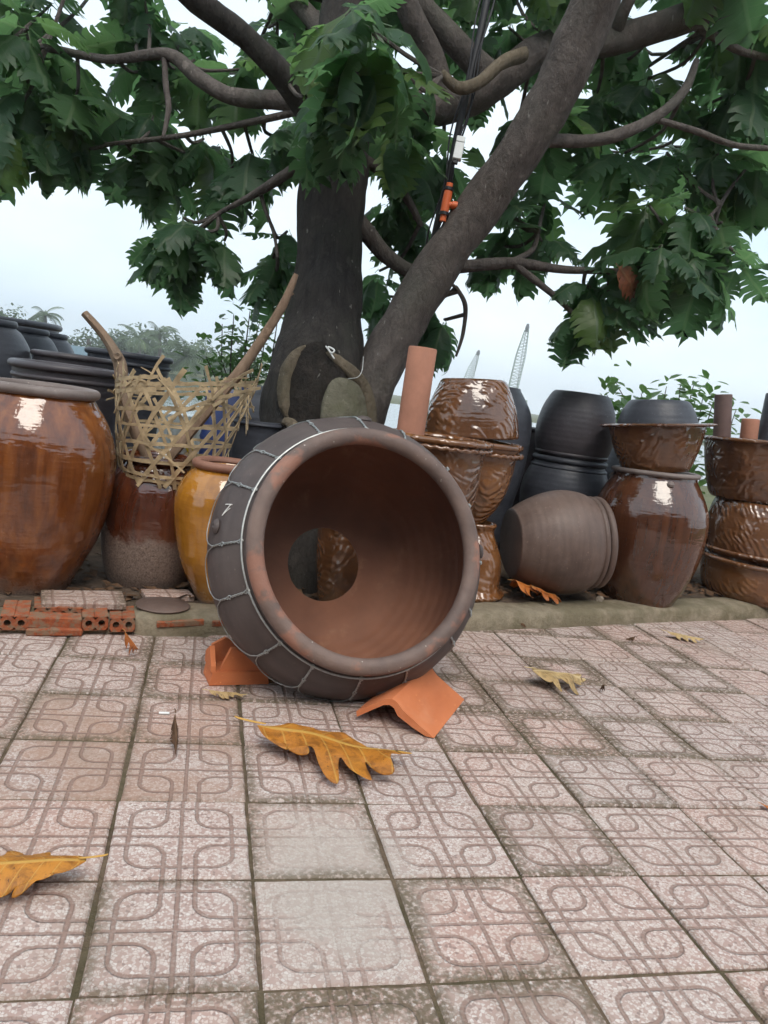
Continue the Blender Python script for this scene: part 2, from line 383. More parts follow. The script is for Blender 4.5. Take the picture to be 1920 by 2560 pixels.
m_terra = clay('terracotta_orange', (.47, .135, .050), (.63, .205, .080), .85, 8, (.60, .32, .19), .25)
m_pipe = plain('terracotta_pipe', (.42, .195, .13), .75, .22, 7, .2, .25)
m_pipe_grey = plain('smoked_pipe', (.17, .11, .10), .7, .3, 7, .2, .25)
m_jar_brown = glaze('amber_brown_glaze', (.055, .014, .006), (.17, .050, .012), (.30, .10, .022), -.04, .13)
m_jar_red = glaze('dark_red_glaze', (.030, .008, .005), (.085, .022, .009), (.14, .042, .012), .17, .27)
m_jar_amber = glaze('honey_glaze', (.20, .075, .012), (.40, .165, .018), (.50, .225, .030), -.02, .10, streak=.6)
m_jar_deep = glaze('deep_brown_glaze', (.032, .011, .007), (.075, .026, .012), (.125, .045, .018))
m_emb = glaze('embossed_brown_glaze', (.065, .026, .013), (.155, .064, .027), (.22, .10, .043), emboss=.5, streak=.35, rough=.08)
m_emb_light = glaze('embossed_tan_glaze', (.085, .033, .012), (.19, .076, .026), (.26, .115, .042), emboss=.5, streak=.35, rough=.09)
m_black = clay('charcoal_pottery', (.032, .034, .044), (.072, .076, .092), .42, 34, (.10, .10, .12), .3)
m_black2 = clay('charcoal_pottery_warm', (.042, .036, .042), (.085, .074, .082), .42, 34, (.12, .11, .115), .3)
m_ball = clay('grey_brown_pottery', (.082, .055, .046), (.170, .115, .095), .5, 30, (.26, .19, .16), .35)
m_outer = clay('purple_brown_pottery', (.054, .040, .038), (.105, .080, .073), .50, 26, (.17, .12, .11), .3)
def inner_material():
    M = Mat('red_brown_inside', .7, .3); c = M.coords()
    col = M.ramp(M.noise(c, 3, 4, .6), [(.3, (.125, .053, .034)), (.7, (.235, .102, .060))])
    z = M.n('SeparateXYZ', {0: c}).outputs[2]; col = M.mix(M.math('MULTIPLY', M.step(M.noise(c, 11, 5, .7), .58, .75), .35), col, (.33, .19, .11))
    h = M.math('ADD', M.math('MULTIPLY', M.math('SINE', M.math('ADD', M.math('MULTIPLY', z, 190.), M.math('MULTIPLY', M.noise(c, 2.5), 6.))), .42), M.noise(c, 30, 4))
    return M.set(col=col, nor=M.bump(h, .3, .006))
m_inner = inner_material()
def rim_material():
    M = Mat('scorched_rim', .6, .35); c = M.coords(); x = M.n('SeparateXYZ', {0: c})
    ang = M.math('ARCTAN2', x.outputs[1], x.outputs[0])
    f = M.step(M.math('ADD', M.math('MULTIPLY', M.noise(c, 5.5, 2, .5), .8), M.math('MULTIPLY', M.noise(c, 26, 4, .6), .28)), .545, .63)
    grey = M.mix(M.step(M.noise(c, 7, 5, .6), .3, .7), (.115, .080, .070), (.19, .130, .108)); col = M.mix(M.math('MULTIPLY', f, .6), grey, (.36, .155, .10))
    col = M.mix(M.step(M.noise(c, 55, 2), .72, .76), col, (.5, .45, .4))
    return M.set(col=col, nor=M.bump(M.math('ADD', M.noise(c, 40, 5, .65), M.noise(c, 9, 3)), .45, .006))
m_rim = rim_material()
m_wire = plain('galvanised_wire', (.42, .43, .42), .45, .25, 60, .05, .5, .75)
m_chalk = plain('chalk', (.75, .73, .70), .95, .1, 80, .1, .1)
m_trunk = bark_material('trunk_bark', (.020, .018, .017), (.058, .050, .045), (.042, .044, .034), crack=.3)
m_limb = bark_material('limb_bark', (.060, .050, .046), (.140, .118, .106), (.095, .092, .076), .6, .8)
m_callus = bark_material('healed_bark', (.085, .068, .048), (.175, .14, .10), (.08, .073, .045), .5, .8)
m_cut = bark_material('weathered_cut', (.085, .078, .055), (.17, .158, .12), (.085, .09, .045), 1., .7)
m_hollow = bark_material('hollow_shade', (.007, .006, .006), (.034, .027, .022), (.018, .016, .012), .6, 1.)  # near-black colour stands in for the shade inside the cavity
m_stick = bark_material('dry_stick', (.16, .105, .072), (.29, .20, .14), (.2, .16, .12), .4, .5)
m_bamboo = plain('dry_bamboo', (.43, .32, .19), .7, .5, 14, .5, .25)
m_leaf = leaf_material('breadfruit_leaf', (.030, .082, .054), (.085, .165, .058), (.13, .19, .10), .60)
m_leaf_small = leaf_material('shrub_leaf', (.04, .10, .025), (.10, .19, .05), (.12, .2, .07), .35)
m_leaf_far = leaf_material('far_foliage', (.03, .065, .025), (.075, .12, .045), (.08, .12, .05), .2)
m_dead = leaf_material('fallen_leaf', (.44, .150, .016), (.55, .225, .024), (.60, .35, .08), .12, True)
m_dead_pale = leaf_material('pale_fallen_leaf', (.42, .26, .10), (.55, .38, .17), (.60, .45, .25), .12, True)
m_dead_red = leaf_material('rusty_leaf', (.40, .10, .02), (.55, .17, .03), (.5, .25, .08), .2, True)
m_dying = leaf_material('dying_leaf', (.16, .055, .03), (.24, .085, .04), (.2, .1, .05), .2, True)
m_litter = plain('leaf_litter', (.13, .075, .045), .9, .5, 25, .4, .1)
m_blue = plain('blue_plastic', (.018, .035, .13), .4, .2, 10, .05, .5)
m_white = plain('white_plastic', (.72, .73, .72), .5, .08, 10, .05, .4)
m_yellow = plain('yellow_plastic', (.68, .55, .05), .45, .1, 10, .05, .4)
m_orange = plain('orange_plastic', (.62, .13, .04), .5, .12, 10, .05, .4)
m_rubber = plain('black_rubber', (.02, .02, .023), .55, .2, 15, .1, .4)
m_steel = plain('crane_paint', (.30, .36, .33), .6, .15, 1, .02, .4)
m_steel_dark = plain('crane_dark_paint', (.10, .11, .12), .6, .15, 1, .02, .4)
m_house = plain('pale_render', (.60, .60, .57), .9, .1, 2, .1, .2)
m_roof = plain('blue_grey_roof', (.20, .30, .38), .8, .15, 3, .1, .2)
m_sheet = plain('white_sheet', (.70, .71, .69), .6, .12, 4, .05, .3)
m_stone = plain('rubble_stone', (.30, .25, .20), .95, .35, 20, .5, .15)

# ------------------------------------------------------------------ the setting: ground, paving, kerb, soil bed
g = MB(); R_ = 500
g.add([(-R_, -R_, -.05), (R_, -R_, -.05), (R_, R_, -.05), (-R_, R_, -.05)], [(0, 1, 2, 3)])
tag(g.build('ground', m_land, smooth=False), kind='structure')
g = MB(); g.add([(-480, 14, -.046), (480, 14, -.046), (480, 78, -.046), (-480, 78, -.046)], [(0, 1, 2, 3)])
M = Mat('river_water', .08, .5); tag(g.build('river', M.set(col=(.10, .115, .10), nor=M.bump(M.noise(M.n('NewGeometry').outputs['Position'], 1.2, 4), .25, .05)), smooth=False), kind='structure')
KP = [Vector(p) for p in [(-4.5, 1.05, 0), (-2.2, 1.42, 0), (-.8, 1.68, 0), (-.14, 1.80, 0), (1.085, 2.10, 0), (2.04, 2.40, 0), (3.17, 2.75, 0), (6.5, 3.80, 0)]]
KS = spline(KP, 8); KL = [0.]
for a_, b_ in zip(KS[:-1], KS[1:]): KL.append(KL[-1]+float(np.linalg.norm(b_-a_)))
def kpt(s, d=0., z=0.):                                      # along the kerb, back from its front face
    i = min(max(int(np.searchsorted(KL, s))-1, 0), len(KS)-2); t = (s-KL[i])/(KL[i+1]-KL[i])
    p = KS[i]*(1-t)+KS[i+1]*t; u = KS[i+1]-KS[i]; u = u/np.linalg.norm(u)
    return Vector((p[0]-u[1]*d, p[1]+u[0]*d, z))
def ks(x): return float(np.interp(x, [p[0] for p in KS], KL))
def kdir(s): return math.atan2((kpt(s+.05)-kpt(s-.05)).y, (kpt(s+.05)-kpt(s-.05)).x)
KH, BED = .075, .066

pav = tag(obj('pavement', mesh('pavement', [(-4.5, -2.4, -.006), (6.6, -2.4, -.006), (6.6, 3.9, -.006), (-4.5, 3.9, -.006)], [(0, 1, 2, 3)], m_grout, smooth=False)), kind='structure')
# one pressed tile, top at z = 0, with a small chamfer
T = .3
def tile_mesh(seed):
    r = random.Random(seed); h = T/2-.0036; n = 7; top = []; side = []
    ring = []
    for e in range(4):
        for k in range(n):
            t = -1+2*k/n
            p = {0: (t, -1), 1: (1, t), 2: (-t, 1), 3: (-1, -t)}[e]; ring.append(p)
    jit = [r.uniform(-.0016, .0008) for _ in ring]
    v = []; uv = []
    for (x, y), j in zip(ring, jit): v.append((x*(h-.004+j), y*(h-.004+j), 0.))
    for (x, y), j in zip(ring, jit): v.append((x*(h+j), y*(h+j), -.004))
    for (x, y), j in zip(ring, jit): v.append((x*(h+j), y*(h+j), -.03))
    uv = [(x/T+.5, y/T+.5) for x, y, z in v]; N_ = len(ring)
    f = [tuple(range(N_))]
    for q in range(2):
        for k in range(N_): f.append((q*N_+k, (q+1)*N_+k, (q+1)*N_+(k+1) % N_, q*N_+(k+1) % N_))
    return mesh('tile', v, f, m_tile, uv=uv, smooth=True, sharp=30)
TM = [tile_mesh(i) for i in range(4)]
mossy = {(4, 2): .7, (3, 2): .55, (5, 4): 1., (3, 4): .6, (4, 3): .55, (-1, 0): .9, (-1, 1): .5, (3, -2): .35, (3, -1): .35, (4, -2): .35, (0, -1): .35, (5, -2): .5, (5, 2): .6, (2, 3): .4, (5, -1): .4, (-1, -1): .45}
worn = {(0, 0): 1., (1, 0): .9, (1, 1): .35, (0, 1): .15, (-1, 0): .3}
for r_ in range(-5, 12):
    for c_ in range(-9, 20):
        x, y = (c_+.5)*T, (r_+.5)*T
        if y-.30 > float(np.interp(x, [p[0] for p in KS], [p[1] for p in KS])): continue
        px, py, Z = pix((x, y, 0))
        if Z > .2 and not (-800 < px < 2900 and py < 3300): continue
        if Z <= .2: continue
        t_ = obj('tile', random.choice(TM), pav)
        t_.location = (x+random.gauss(0, .0012), y+random.gauss(0, .0012), random.uniform(-.0025, .0015))
        t_.rotation_euler = (random.gauss(0, .0035), random.gauss(0, .0035), random.gauss(0, .004))
        t_['moss'] = float(mossy.get((r_, c_), max(0, random.gauss(.16, .24)))); t_['worn'] = float(worn.get((r_, c_), 0.)); t_['dust'] = {(2, -1): .9, (2, -2): 1., (3, -1): .8, (3, -2): 1., (2, -3): .8, (1, -2): .5, (3, -3): .7}.get((r_, c_), 0.)

# kerb: mortar bar with worn edges, bricks showing through on the left
def kerb_bar():
    s0, s1 = .3, KL[-1]-.1; v = []; f = []; n = 260
    for i in range(n+1):
        s = s0+(s1-s0)*i/n; x = kpt(s).x
        brick = 1 if -1.05 < x < -.36 else 0
        h = KH-(.022 if brick else 0)+.006*mnoise.noise(Vector((s*5, 0, 0)))
        fr = (.024 if brick else 0)+.010*mnoise.noise(Vector((s*7, 3, 0)))
        for d, z in ((fr-.006, -.03), (fr, .012), (fr+.004, h-.02), (fr+.02, h-.003), (.07, h+.002), (.15, h+.001), (.20, h-.004), (.24, h-.02), (.24, -.03)):
            p = kpt(s, d+.006*mnoise.noise(Vector((s*14, z*40, 1))), z+.004*mnoise.noise(Vector((s*18, d*30, 5)))); v.append(p)
    for i in range(n):
        for k in range(8): f.append((i*9+k, i*9+k+1, (i+1)*9+k+1, (i+1)*9+k)[::-1])
    return v, f
kerb = tag(obj('kerb', mesh('kerb', *kerb_bar(), m_kerb, sharp=50)), kind='structure')
def brick_end(wx, hz, dy):                                   # a hollow brick: two round holes through its end
    v = []; f = []; nh = 12
    def addv(p): v.append(p); return len(v)-1
    for cxx in (-wx/2, wx/2):
        rr = hz*.52; sq = []; ci = []; de = []
        for k in range(nh):
            t = 2*math.pi*k/nh; c_, s_ = math.cos(t), math.sin(t); q = 1/max(abs(c_), abs(s_))
            sq.append(addv((cxx+c_*q*wx/2, -dy, s_*q*hz))); ci.append(addv((cxx+c_*rr*.9, -dy, s_*rr))); de.append(addv((cxx+c_*rr*.85, -dy+.05, s_*rr*.95)))
        for k in range(nh):
            k2 = (k+1) % nh; f.append((sq[k], sq[k2], ci[k2], ci[k])); f.append((ci[k], ci[k2], de[k2], de[k]))
        f.append(tuple(de))
    a = [addv(p) for p in ((-wx, -dy, -hz), (wx, -dy, -hz), (wx, dy, -hz), (-wx, dy, -hz))]
    # top with a shallow groove between two ribs
    pr = [(-wx, hz), (-wx*.1, hz), (0, hz*.86), (wx*.1, hz), (wx, hz)]
    ft = [addv((x, -dy, z)) for x, z in pr]; bt = [addv((x, dy, z)) for x, z in pr]
    for k in range(4): f.append((ft[k], ft[k+1], bt[k+1], bt[k]))
    f += [(a[3], a[2], a[1], a[0]), (a[0], ft[0], bt[0], a[3]), (a[1], a[2], bt[4], ft[4]), (a[2], a[3], bt[0], bt[4])]
    return mesh('brick', v, f, m_brick, sharp=25)
BM = brick_end(.045, .026, .085)
bv, bf = box((0, 0, 0), (.095, .030, .022), bev=.005); BS = mesh('brick', bv, bf, m_brick, sharp=25)
bv, bf = box((0, 0, 0), (.055, .022, .014), bev=.005); BC = mesh('brick', bv, bf, m_brick, sharp=25)
for px_b, d, z, which, rz in ((-62, .088, .050, BM, .02), (33, .086, .049, BM, -.03), (100, .160, .052, BM, .03), (152, .158, .053, BM, -.02), (118, .030, .044, BS, .01), (206, .084, .046, BM, .02), (268, .088, .040, BM, -.04),
                              (-40, .010, .012, BC, .1), (95, .008, .012, BC, -.05), (145, .004, .014, BC, .12), (-110, .03, .04, BS, .0)):
    s = ks(G(px_b, 1345, .045).x); o = obj('brick', which, kerb); o.location = kpt(s, d, z+random.uniform(-.003, .003)); o.rotation_euler = (random.uniform(-.05, .05), random.uniform(-.05, .05), kdir(s)+rz)
for x_, l_ in ((-.21, .09), (-.05, .045), (.04, .05)):        # brick edges under the mortar
    s = ks(x_); v_, f_ = box((0, 0, 0), (l_, .02, .012), bev=.003); o = obj('brick', mesh('brick', v_, f_, m_brick, sharp=25), kerb)
    o.location = kpt(s, .018, .050); o.rotation_euler = (.1, random.uniform(-.04, .04), kdir(s)+random.uniform(-.03, .03))

# soil bed behind the kerb
v = []; f = []; ns, nd = 110, 40
for i in range(ns+1):
    for j in range(nd+1):
        s = .3+(KL[-1]-.4)*i/ns; d = .18+9*(j/nd)**1.7
        z = BED+.010*mnoise.noise(Vector((s*3, d*3, 0)))+.006*mnoise.noise(Vector((s*11, d*11, 2)))-(.02 if j == 0 else 0)
        if j == nd: z = -.1
        v.append(kpt(s, d, z))
for i in range(ns):
    for j in range(nd):
        a_ = i*(nd+1)+j; f.append((a_, a_+nd+1, a_+nd+2, a_+1))
tag(obj('soil_bed', mesh('soil_bed', v, f, m_soil)), kind='structure')

# the street side behind the viewer, which the glazes mirror
rd_ = MB(); rd_.add([(-60, -9.2, -.040), (60, -9.2, -.040), (60, -2.45, -.040), (-60, -2.45, -.040)], [(0, 1, 2, 3)]); tag(rd_.build('road', plain('asphalt', (.055, .053, .05), .9, .3, 30, .4, .2), smooth=False), kind='structure')
m_wall = plain('cream_house_wall', (.34, .31, .26), .9, .15, 2, .1, .2); m_door = plain('brown_shutter', (.10, .06, .04), .6, .2, 4, .1, .3); m_glass = plain('dark_window', (.03, .035, .04), .2, .1, 2, 0., .5); m_tin = plain('tin_roof', (.20, .17, .16), .7, .3, 3, .1, .3)
hs = thing('street_house', 'long cream shop house across the road, only mirrored in the glazes', 'house', (1, -9.3, -.04))
v, f = box((0, -3, 2.6), (15, 3, 2.6)); hwall = obj('wall', mesh('wall', v, f, m_wall, smooth=False), hs)
v, f = box((0, -2.6, 5.32), (15.4, 3.6, .12)); obj('roof', mesh('roof', v, f, m_tin, smooth=False), hs)
for k in range(7):
    x = -12.6+4.2*k
    if k % 3 == 1: v, f = box((x, .03, 1.3), (1.3, .03, 1.3)); obj('door', mesh('door', v, f, m_door, smooth=False), hwall)
    else: v, f = box((x, .03, 1.7), (.8, .03, .75)); obj('window', mesh('window', v, f, m_glass, smooth=False), hwall)
    v, f = box((x, .03, 4.0), (.7, .03, .65)); obj('window', mesh('window', v, f, m_glass, smooth=False), hwall)

# ------------------------------------------------------------------ jars and pots
FLOOR = BED+.002
def pot(name, label, cat, x, y, outer, mat, th=.02, z=FLOOR, lean=0., away=0., rim=None, rim_mat=None, group=None, segs=64, flip=False, lip=.6, wob=.010, rings=(), ring_mat=None, rope=None, sub=5):
    """an upright (or flipped) thrown pot. outer: (r, height above its own foot) from foot to mouth; lean: to the right as seen, as a slope"""
    rt, aw = view_right(x, y); ax = Vector((0, 0, 1))+rt*lean+aw*away
    H = outer[-1][1]; rot = align(ax, random.random()*6)
    t = thing(name, label, cat, (x, y, z), rot, group)
    if flip: t.location = Vector((x, y, z))+ax.normalized()*H; t.rotation_euler = align(-ax, random.random()*6)
    seed = random.randint(0, 999)
    v, f = lathe(vessel(outer, th, sub, lip), segs, wob, seed); bd = obj('body', mesh('body', v, f, mat, sharp=55), t)
    if rim:                                                  # (r, z, half height, half width)
        r, zc, hh, hw = rim; pr = [(r+hw*math.cos(a), zc+hh*math.sin(a)) for a in np.linspace(-math.pi, math.pi, 15)]
        v, f = lathe(pr, segs, wob, seed); obj('rim', mesh('rim', v, f, rim_mat or mat, sharp=60), t)
    for r, zc, hh, hw in rings:
        pr = [(r+hw*math.cos(a), zc+hh*math.sin(a)) for a in np.linspace(-math.pi/2, math.pi/2, 9)]
        v, f = lathe(pr, segs, wob, seed); obj('raised_band', mesh('raised_band', v, f, ring_mat or mat, sharp=60), bd)
    if rope:                                                 # twisted-rope edge pressed into the rim
        r, zc, k = rope; n = 160; pts = []
        v = []; f = []; s_ = 8
        for i in range(n):
            a = 2*math.pi*i/n
            for j in range(s_):
                b = 2*math.pi*j/s_; q = k*(1+.34*math.sin(a*34+b*1.))
                rr = r+q*math.cos(b); v.append((rr*math.cos(a), rr*math.sin(a), zc+q*math.sin(b)))
        for i in range(n):
            for j in range(s_): f.append((i*s_+j, ((i+1) % n)*s_+j, ((i+1) % n)*s_+(j+1) % s_, i*s_+(j+1) % s_))
        obj('rope_edge', mesh('rope_edge', v, f, mat, sharp=80), bd)
    return t
def shift(x, y, d, e=0.):
    rt, aw = view_right(x, y); return x+rt.x*d+aw.x*e, y+rt.y*d+aw.y*e
m_rimclay = clay('grey_lip', (.13, .10, .09), (.24, .195, .18), .5, 20, (.32, .28, .26), .4)
m_rimred = clay('red_lip', (.20, .095, .065), (.32, .16, .11), .6, 20, (.36, .25, .2), .3)

pot('glazed_jar', 'largest amber brown glazed jar with grey lip, at the left edge behind the bricks', 'jar', -.838, 2.105,
    [(.165, 0), (.188, .05), (.222, .12), (.258, .20), (.288, .31), (.304, .43), (.306, .53), (.292, .61), (.262, .685), (.222, .748), (.205, .775)],
    m_jar_brown, .026, rim=(.209, .788, .020, .020), rim_mat=m_rimclay, segs=96)
pot('glazed_jar', 'dark red glazed jar with a bare gritty foot, carrying the bamboo basket', 'jar', -.375, 2.312,
    [(.168, 0), (.188, .05), (.204, .13), (.212, .24), (.208, .34), (.19, .43), (.158, .50), (.14, .53)], m_jar_red, .022, rim=(.145, .545, .016, .02), rim_mat=m_jar_red, segs=80)
pot('glazed_jar', 'honey yellow glazed jar with a reddish lip, between basket and big wired pot', 'jar', -.075, 2.076,
    [(.085, 0), (.115, .06), (.155, .13), (.185, .22), (.208, .34), (.213, .42), (.198, .48), (.168, .53), (.138, .56)], m_jar_amber, .02, rim=(.138, .575, .018, .02), rim_mat=m_rimred, segs=80)
t = pot('glazed_jar', 'deep brown glazed jar with bright shine, under the tilted embossed bowl', 'jar', 2.279, 2.703,
    [(.19, 0), (.215, .05), (.24, .10), (.278, .20), (.305, .32), (.314, .43), (.308, .51), (.288, .575), (.256, .64), (.228, .69), (.222, .715)], m_jar_deep, .024, lean=-.045,
    rim=(.222, .725, .014, .018), rim_mat=m_rimclay, segs=96)
for a_ in (2.6, .4):                                         # small lugs on its shoulder
    v_, f_ = lathe([(.001, 0), (.02, .004), (.022, .016), (.012, .03), (.001, .033)], 12, 0); obj('lug', mesh('lug', v_, f_, m_rimclay), t, (.232*math.cos(a_), .232*math.sin(a_), .665))
bx, by = shift(2.279, 2.703, -.035)
pot('embossed_bowl', 'wide rimmed embossed brown bowl tilted on the deep brown jar', 'bowl', bx, by,
    [(.175, 0), (.19, .03), (.225, .12), (.250, .215), (.255, .24)], m_emb, .02, z=.800, lean=-.15, rim=(.275, .25, .010, .034), segs=80)
lx, ly = shift(2.279, 2.703, -.068)
pot('dark_basin', 'dark upturned basin lying in the tilted embossed bowl', 'basin', lx, ly,
    [(.145, 0), (.165, .015), (.195, .07), (.215, .13)], m_black, .016, z=1.055, lean=-.10, flip=True, segs=64)
# lying pot
a_ = Vector((.945, -.04, .10)).normalized()
t = thing('lying_pot', 'matte grey brown pot lying on its side beside dry leaves', 'pot', (1.415, 2.60, .338), align(a_, .6))
pr = vessel([(.166, 0), (.180, .004), (.188, .016), (.22, .07), (.262, .17), (.280, .27), (.268, .365), (.240, .425), (.228, .45)], .02, 5, .6)
v, f = lathe(pr, 80, .007, 5); obj('body', mesh('body', v, f, m_ball, sharp=45), t)
for z_, r_, k_ in ((.437, .232, .015), (.475, .229, .017)):
    v, f = lathe([(r_+k_*math.cos(q), z_+k_*1.1*math.sin(q)) for q in np.linspace(-math.pi, math.pi, 13)], 80, .006, 5); obj('raised_band', mesh('raised_band', v, f, m_ball), t)
for q in range(3):
    v_, f_ = lathe([(.001, 0), (.012, .003), (.010, .008), (.001, .009)], 12, 0)
    an = q*2.1+3.6; o = obj('boss', mesh('boss', v_, f_, m_ball), t, (.261*math.cos(an), .261*math.sin(an), .37)); o.rotation_euler = align(Vector((math.cos(an), math.sin(an), .4)))
# embossed stack
px_, py_ = 1.195, 2.527
pot('pedestal', 'tan glazed pedestal under the rope rimmed planter, behind the wired pot', 'pedestal', px_, py_,
    [(.175, 0), (.185, .02), (.158, .05), (.152, .13), (.142, .20), (.112, .27), (.085, .33), (.09, .355), (.095, .365)], m_emb_light, .02, segs=64)
qx, qy = shift(px_, py_, -.062)
pot('embossed_planter', 'tan embossed planter with rope rim standing on the pedestal', 'planter', qx, qy,
    [(.095, 0), (.108, .03), (.145, .09), (.18, .18), (.196, .27), (.202, .335), (.21, .36), (.218, .385)], m_emb_light, .018, z=.068+.372, rim=(.214, .40, .016, .016), rope=(.222, .358, .011), segs=80)
ix, iy = shift(px_, py_, -.105)
pot('embossed_planter', 'upturned dark brown embossed planter on top of the rope rimmed one', 'planter', ix, iy,
    [(.150, 0), (.168, .02), (.206, .11), (.226, .19), (.234, .25), (.236, .275)], m_emb, .018, z=.872, lean=-.10, flip=True, segs=80)
pot('embossed_planter', 'brown embossed planter with plain rounded rim, partly hidden by the wired pot', 'planter', *shift(.80, 2.2, .03),
    [(.13, 0), (.15, .04), (.165, .20), (.185, .42), (.200, .58), (.205, .70), (.212, .74), (.218, .765)], m_emb, .02, rim=(.222, .785, .015, .018), rim_mat=m_emb_light, rope=(.232, .757, .010), segs=80)
pot('embossed_planter', 'brown embossed planter low behind the wired pot, seen through its bottom hole', 'planter', .50, 2.13,
    [(.12, 0), (.14, .04), (.165, .2), (.175, .36), (.18, .48)], m_emb, .02, segs=64)
pot('dark_pot', 'small charcoal pot added to darken the view through the hole of the wired pot', 'pot', .215, 2.52, [(.11, 0), (.13, .1), (.135, .35), (.12, .47), (.11, .5)], m_black2, .015)  # invented pot, put here so the bottom hole looks dark
# dark pots behind the stack
ex, ey = 1.435, 3.276
pot('dark_jar', 'tall charcoal jar close behind the embossed planter stack', 'jar', ex, ey,
    [(.15, 0), (.18, .15), (.215, .35), (.25, .55), (.262, .70), (.262, .86), (.24, .955), (.20, 1.02), (.165, 1.07)], m_black, .022)
dx_, dy_ = 1.99, 3.25
pot('dark_jar', 'lower charcoal jar with thick rim, under the upturned charcoal one', 'jar', dx_, dy_,
    [(.16, 0), (.20, .12), (.24, .28), (.265, .42), (.268, .52), (.25, .60), (.225, .66), (.21, .69)], m_black, .02, rim=(.212, .70, .018, .018), rings=((.222, .655, .010, .012),))
pot('dark_jar', 'upturned charcoal jar, its flat base up, balanced on another', 'jar', dx_, dy_,
    [(.158, 0), (.178, .02), (.215, .10), (.236, .20), (.235, .29), (.218, .36), (.205, .385)], m_black2, .018, z=.795, flip=True, rings=((.206, .372, .014, .014), (.21, .34, .009, .008)))
pot('dark_jar', 'charcoal jar standing far behind, between the upturned jar and the tilted bowl', 'jar', 2.75, 3.75,
    [(.2, 0), (.26, .2), (.3, .45), (.3, .62), (.26, .75), (.24, .8)], m_black, .02)
pot('dark_jar', 'charcoal jar half hidden between the tall jar and the upturned jars', 'jar', 1.83, 3.72,
    [(.2, 0), (.25, .2), (.28, .45), (.27, .66), (.22, .80), (.20, .84)], m_black2, .02, rim=(.20, .845, .015, .015))
# stack at the right edge
sx, sy = 3.286, 3.009
pot('embossed_basin', 'lowest tan embossed basin of the stack at the right edge', 'basin', sx, sy,
    [(.30, 0), (.325, .04), (.345, .12), (.352, .19), (.356, .215)], m_emb_light, .022, rim=(.362, .232, .016, .018), segs=96)
pot('embossed_planter', 'upturned embossed planter in the middle of the right edge stack', 'planter', *shift(sx, sy, -.045),
    [(.275, 0), (.30, .03), (.325, .15), (.325, .25), (.318, .315), (.31, .335)], m_emb, .022, z=.335, flip=True, rings=((.318, .318, .014, .018),), segs=96)
pot('embossed_planter', 'topmost brown embossed planter of the right edge stack, holding clay pipes', 'planter', *shift(sx, sy, -.10),
    [(.27, 0), (.295, .04), (.33, .18), (.348, .30), (.352, .345)], m_emb, .022, z=.678, lean=-.05, rim=(.362, .36, .014, .020), segs=96)
# pipes
def pipe(name, label, base, top, r, mat, th=.012):
    b = Vector(base); a = Vector(top)-b
    t = thing(name, label, 'pipe', b, align(a)); Lh = a.length
    pr = [(r, 0), (r*1.005, Lh*.3), (r*.995, Lh*.7), (r, Lh-.006), (r-.003, Lh), (r-th+.002, Lh), (r-th, Lh-.006), (r-th, .006), (r-th, 0), (r, 0)]
    v, f = lathe(pr, 40, .006, 3); obj('body', mesh('body', v, f, mat, sharp=50), t); return t
pipe('clay_pipe', 'tall orange clay pipe standing upright just behind the wired pot', (.715, 2.315, .068), (.725, 2.32, 1.245), .0655, m_pipe)
zt = 1.03
for dx0, dy0, dx1, dy1, r, mt, lb in ((1568, 945, 1563, 852, .052, m_pipe_grey, 'smoke grey clay pipe leaning in the right edge planter'),
                                       (1622, 945, 1622, 905, .052, m_pipe, 'short reddish clay pipe beside the smoke grey one'),
                                       (1675, 945, 1681, 852, .070, m_black, 'dark clay pipe cut by the right edge of the picture')):
    top = W(dx1, dy1, 4.80); cxy = shift(sx, sy, -.10); q = Vector((top.x*.72+cxy[0]*.28, top.y*.72+cxy[1]*.28, .705))
    pipe('clay_pipe', lb, q, top, r, mt)
# charcoal jars on the left
def jar_at(px, py, Z, r, prof, mat, name, label, cat='jar', rim=None, rings=(), **k):
    """mouth centre seen at (px, py) at depth Z; prof: (share of r, share of height)"""
    p = W(px, py, Z); H = p.z-FLOOR
    return pot(name, label, cat, p.x, p.y, [(a*r, b*H) for a, b in prof], mat, .022, rim=(rim[0]*r, H, rim[1], rim[2]) if rim else None, rings=[(a*r, H-b, c, d) for a, b, c, d in rings], **k)
WIDE = [(.6, 0), (.68, .2), (.8, .5), (.9, .78), (.97, .93), (.985, 1)]
TALL = [(.55, 0), (.66, .15), (.85, .45), (.98, .68), (1., .78), (.94, .87), (.78, .95), (.66, .98), (.64, 1)]
jar_at(152, 797, 3.75, .262, WIDE, m_black2, 'wide_jar', 'wide mouthed charcoal jar right behind the amber brown jar', rim=(.985, .018, .020), rings=((.96, .05, .012, .012),))
jar_at(163, 772, 4.75, .235, WIDE, m_black2, 'wide_jar', 'wide mouthed charcoal jar between the shoulder jars and the forked stick', rim=(.985, .018, .020), rings=((.96, .05, .012, .012),))
jar_at(280, 768, 5.1, .265, WIDE, m_black, 'wide_jar', 'charcoal jar with notched rim behind the bamboo basket', rim=(.985, .02, .020), rope=None, rings=((.96, .055, .014, .016),))
for (px_i, py_i, Z_i, r_i, lb) in ((-45, 692, 4.6, .30, 'nearest of three round shouldered charcoal jars, cut by the left edge'), (40, 712, 5.4, .29, 'middle of the three round shouldered charcoal jars'), (92, 722, 6.1, .27, 'farthest of the three round shouldered charcoal jars')):
    jar_at(px_i, py_i, Z_i, r_i, TALL, m_black, 'shoulder_jar', lb, rim=(.64, .022, .016), rings=((.74, .06, .008, .012),))
jar_at(-30, 688, 7.4, .66, WIDE, m_black, 'dark_vat', 'huge dark vat looming behind the round shouldered jars', 'vat', rim=(.985, .03, .03))
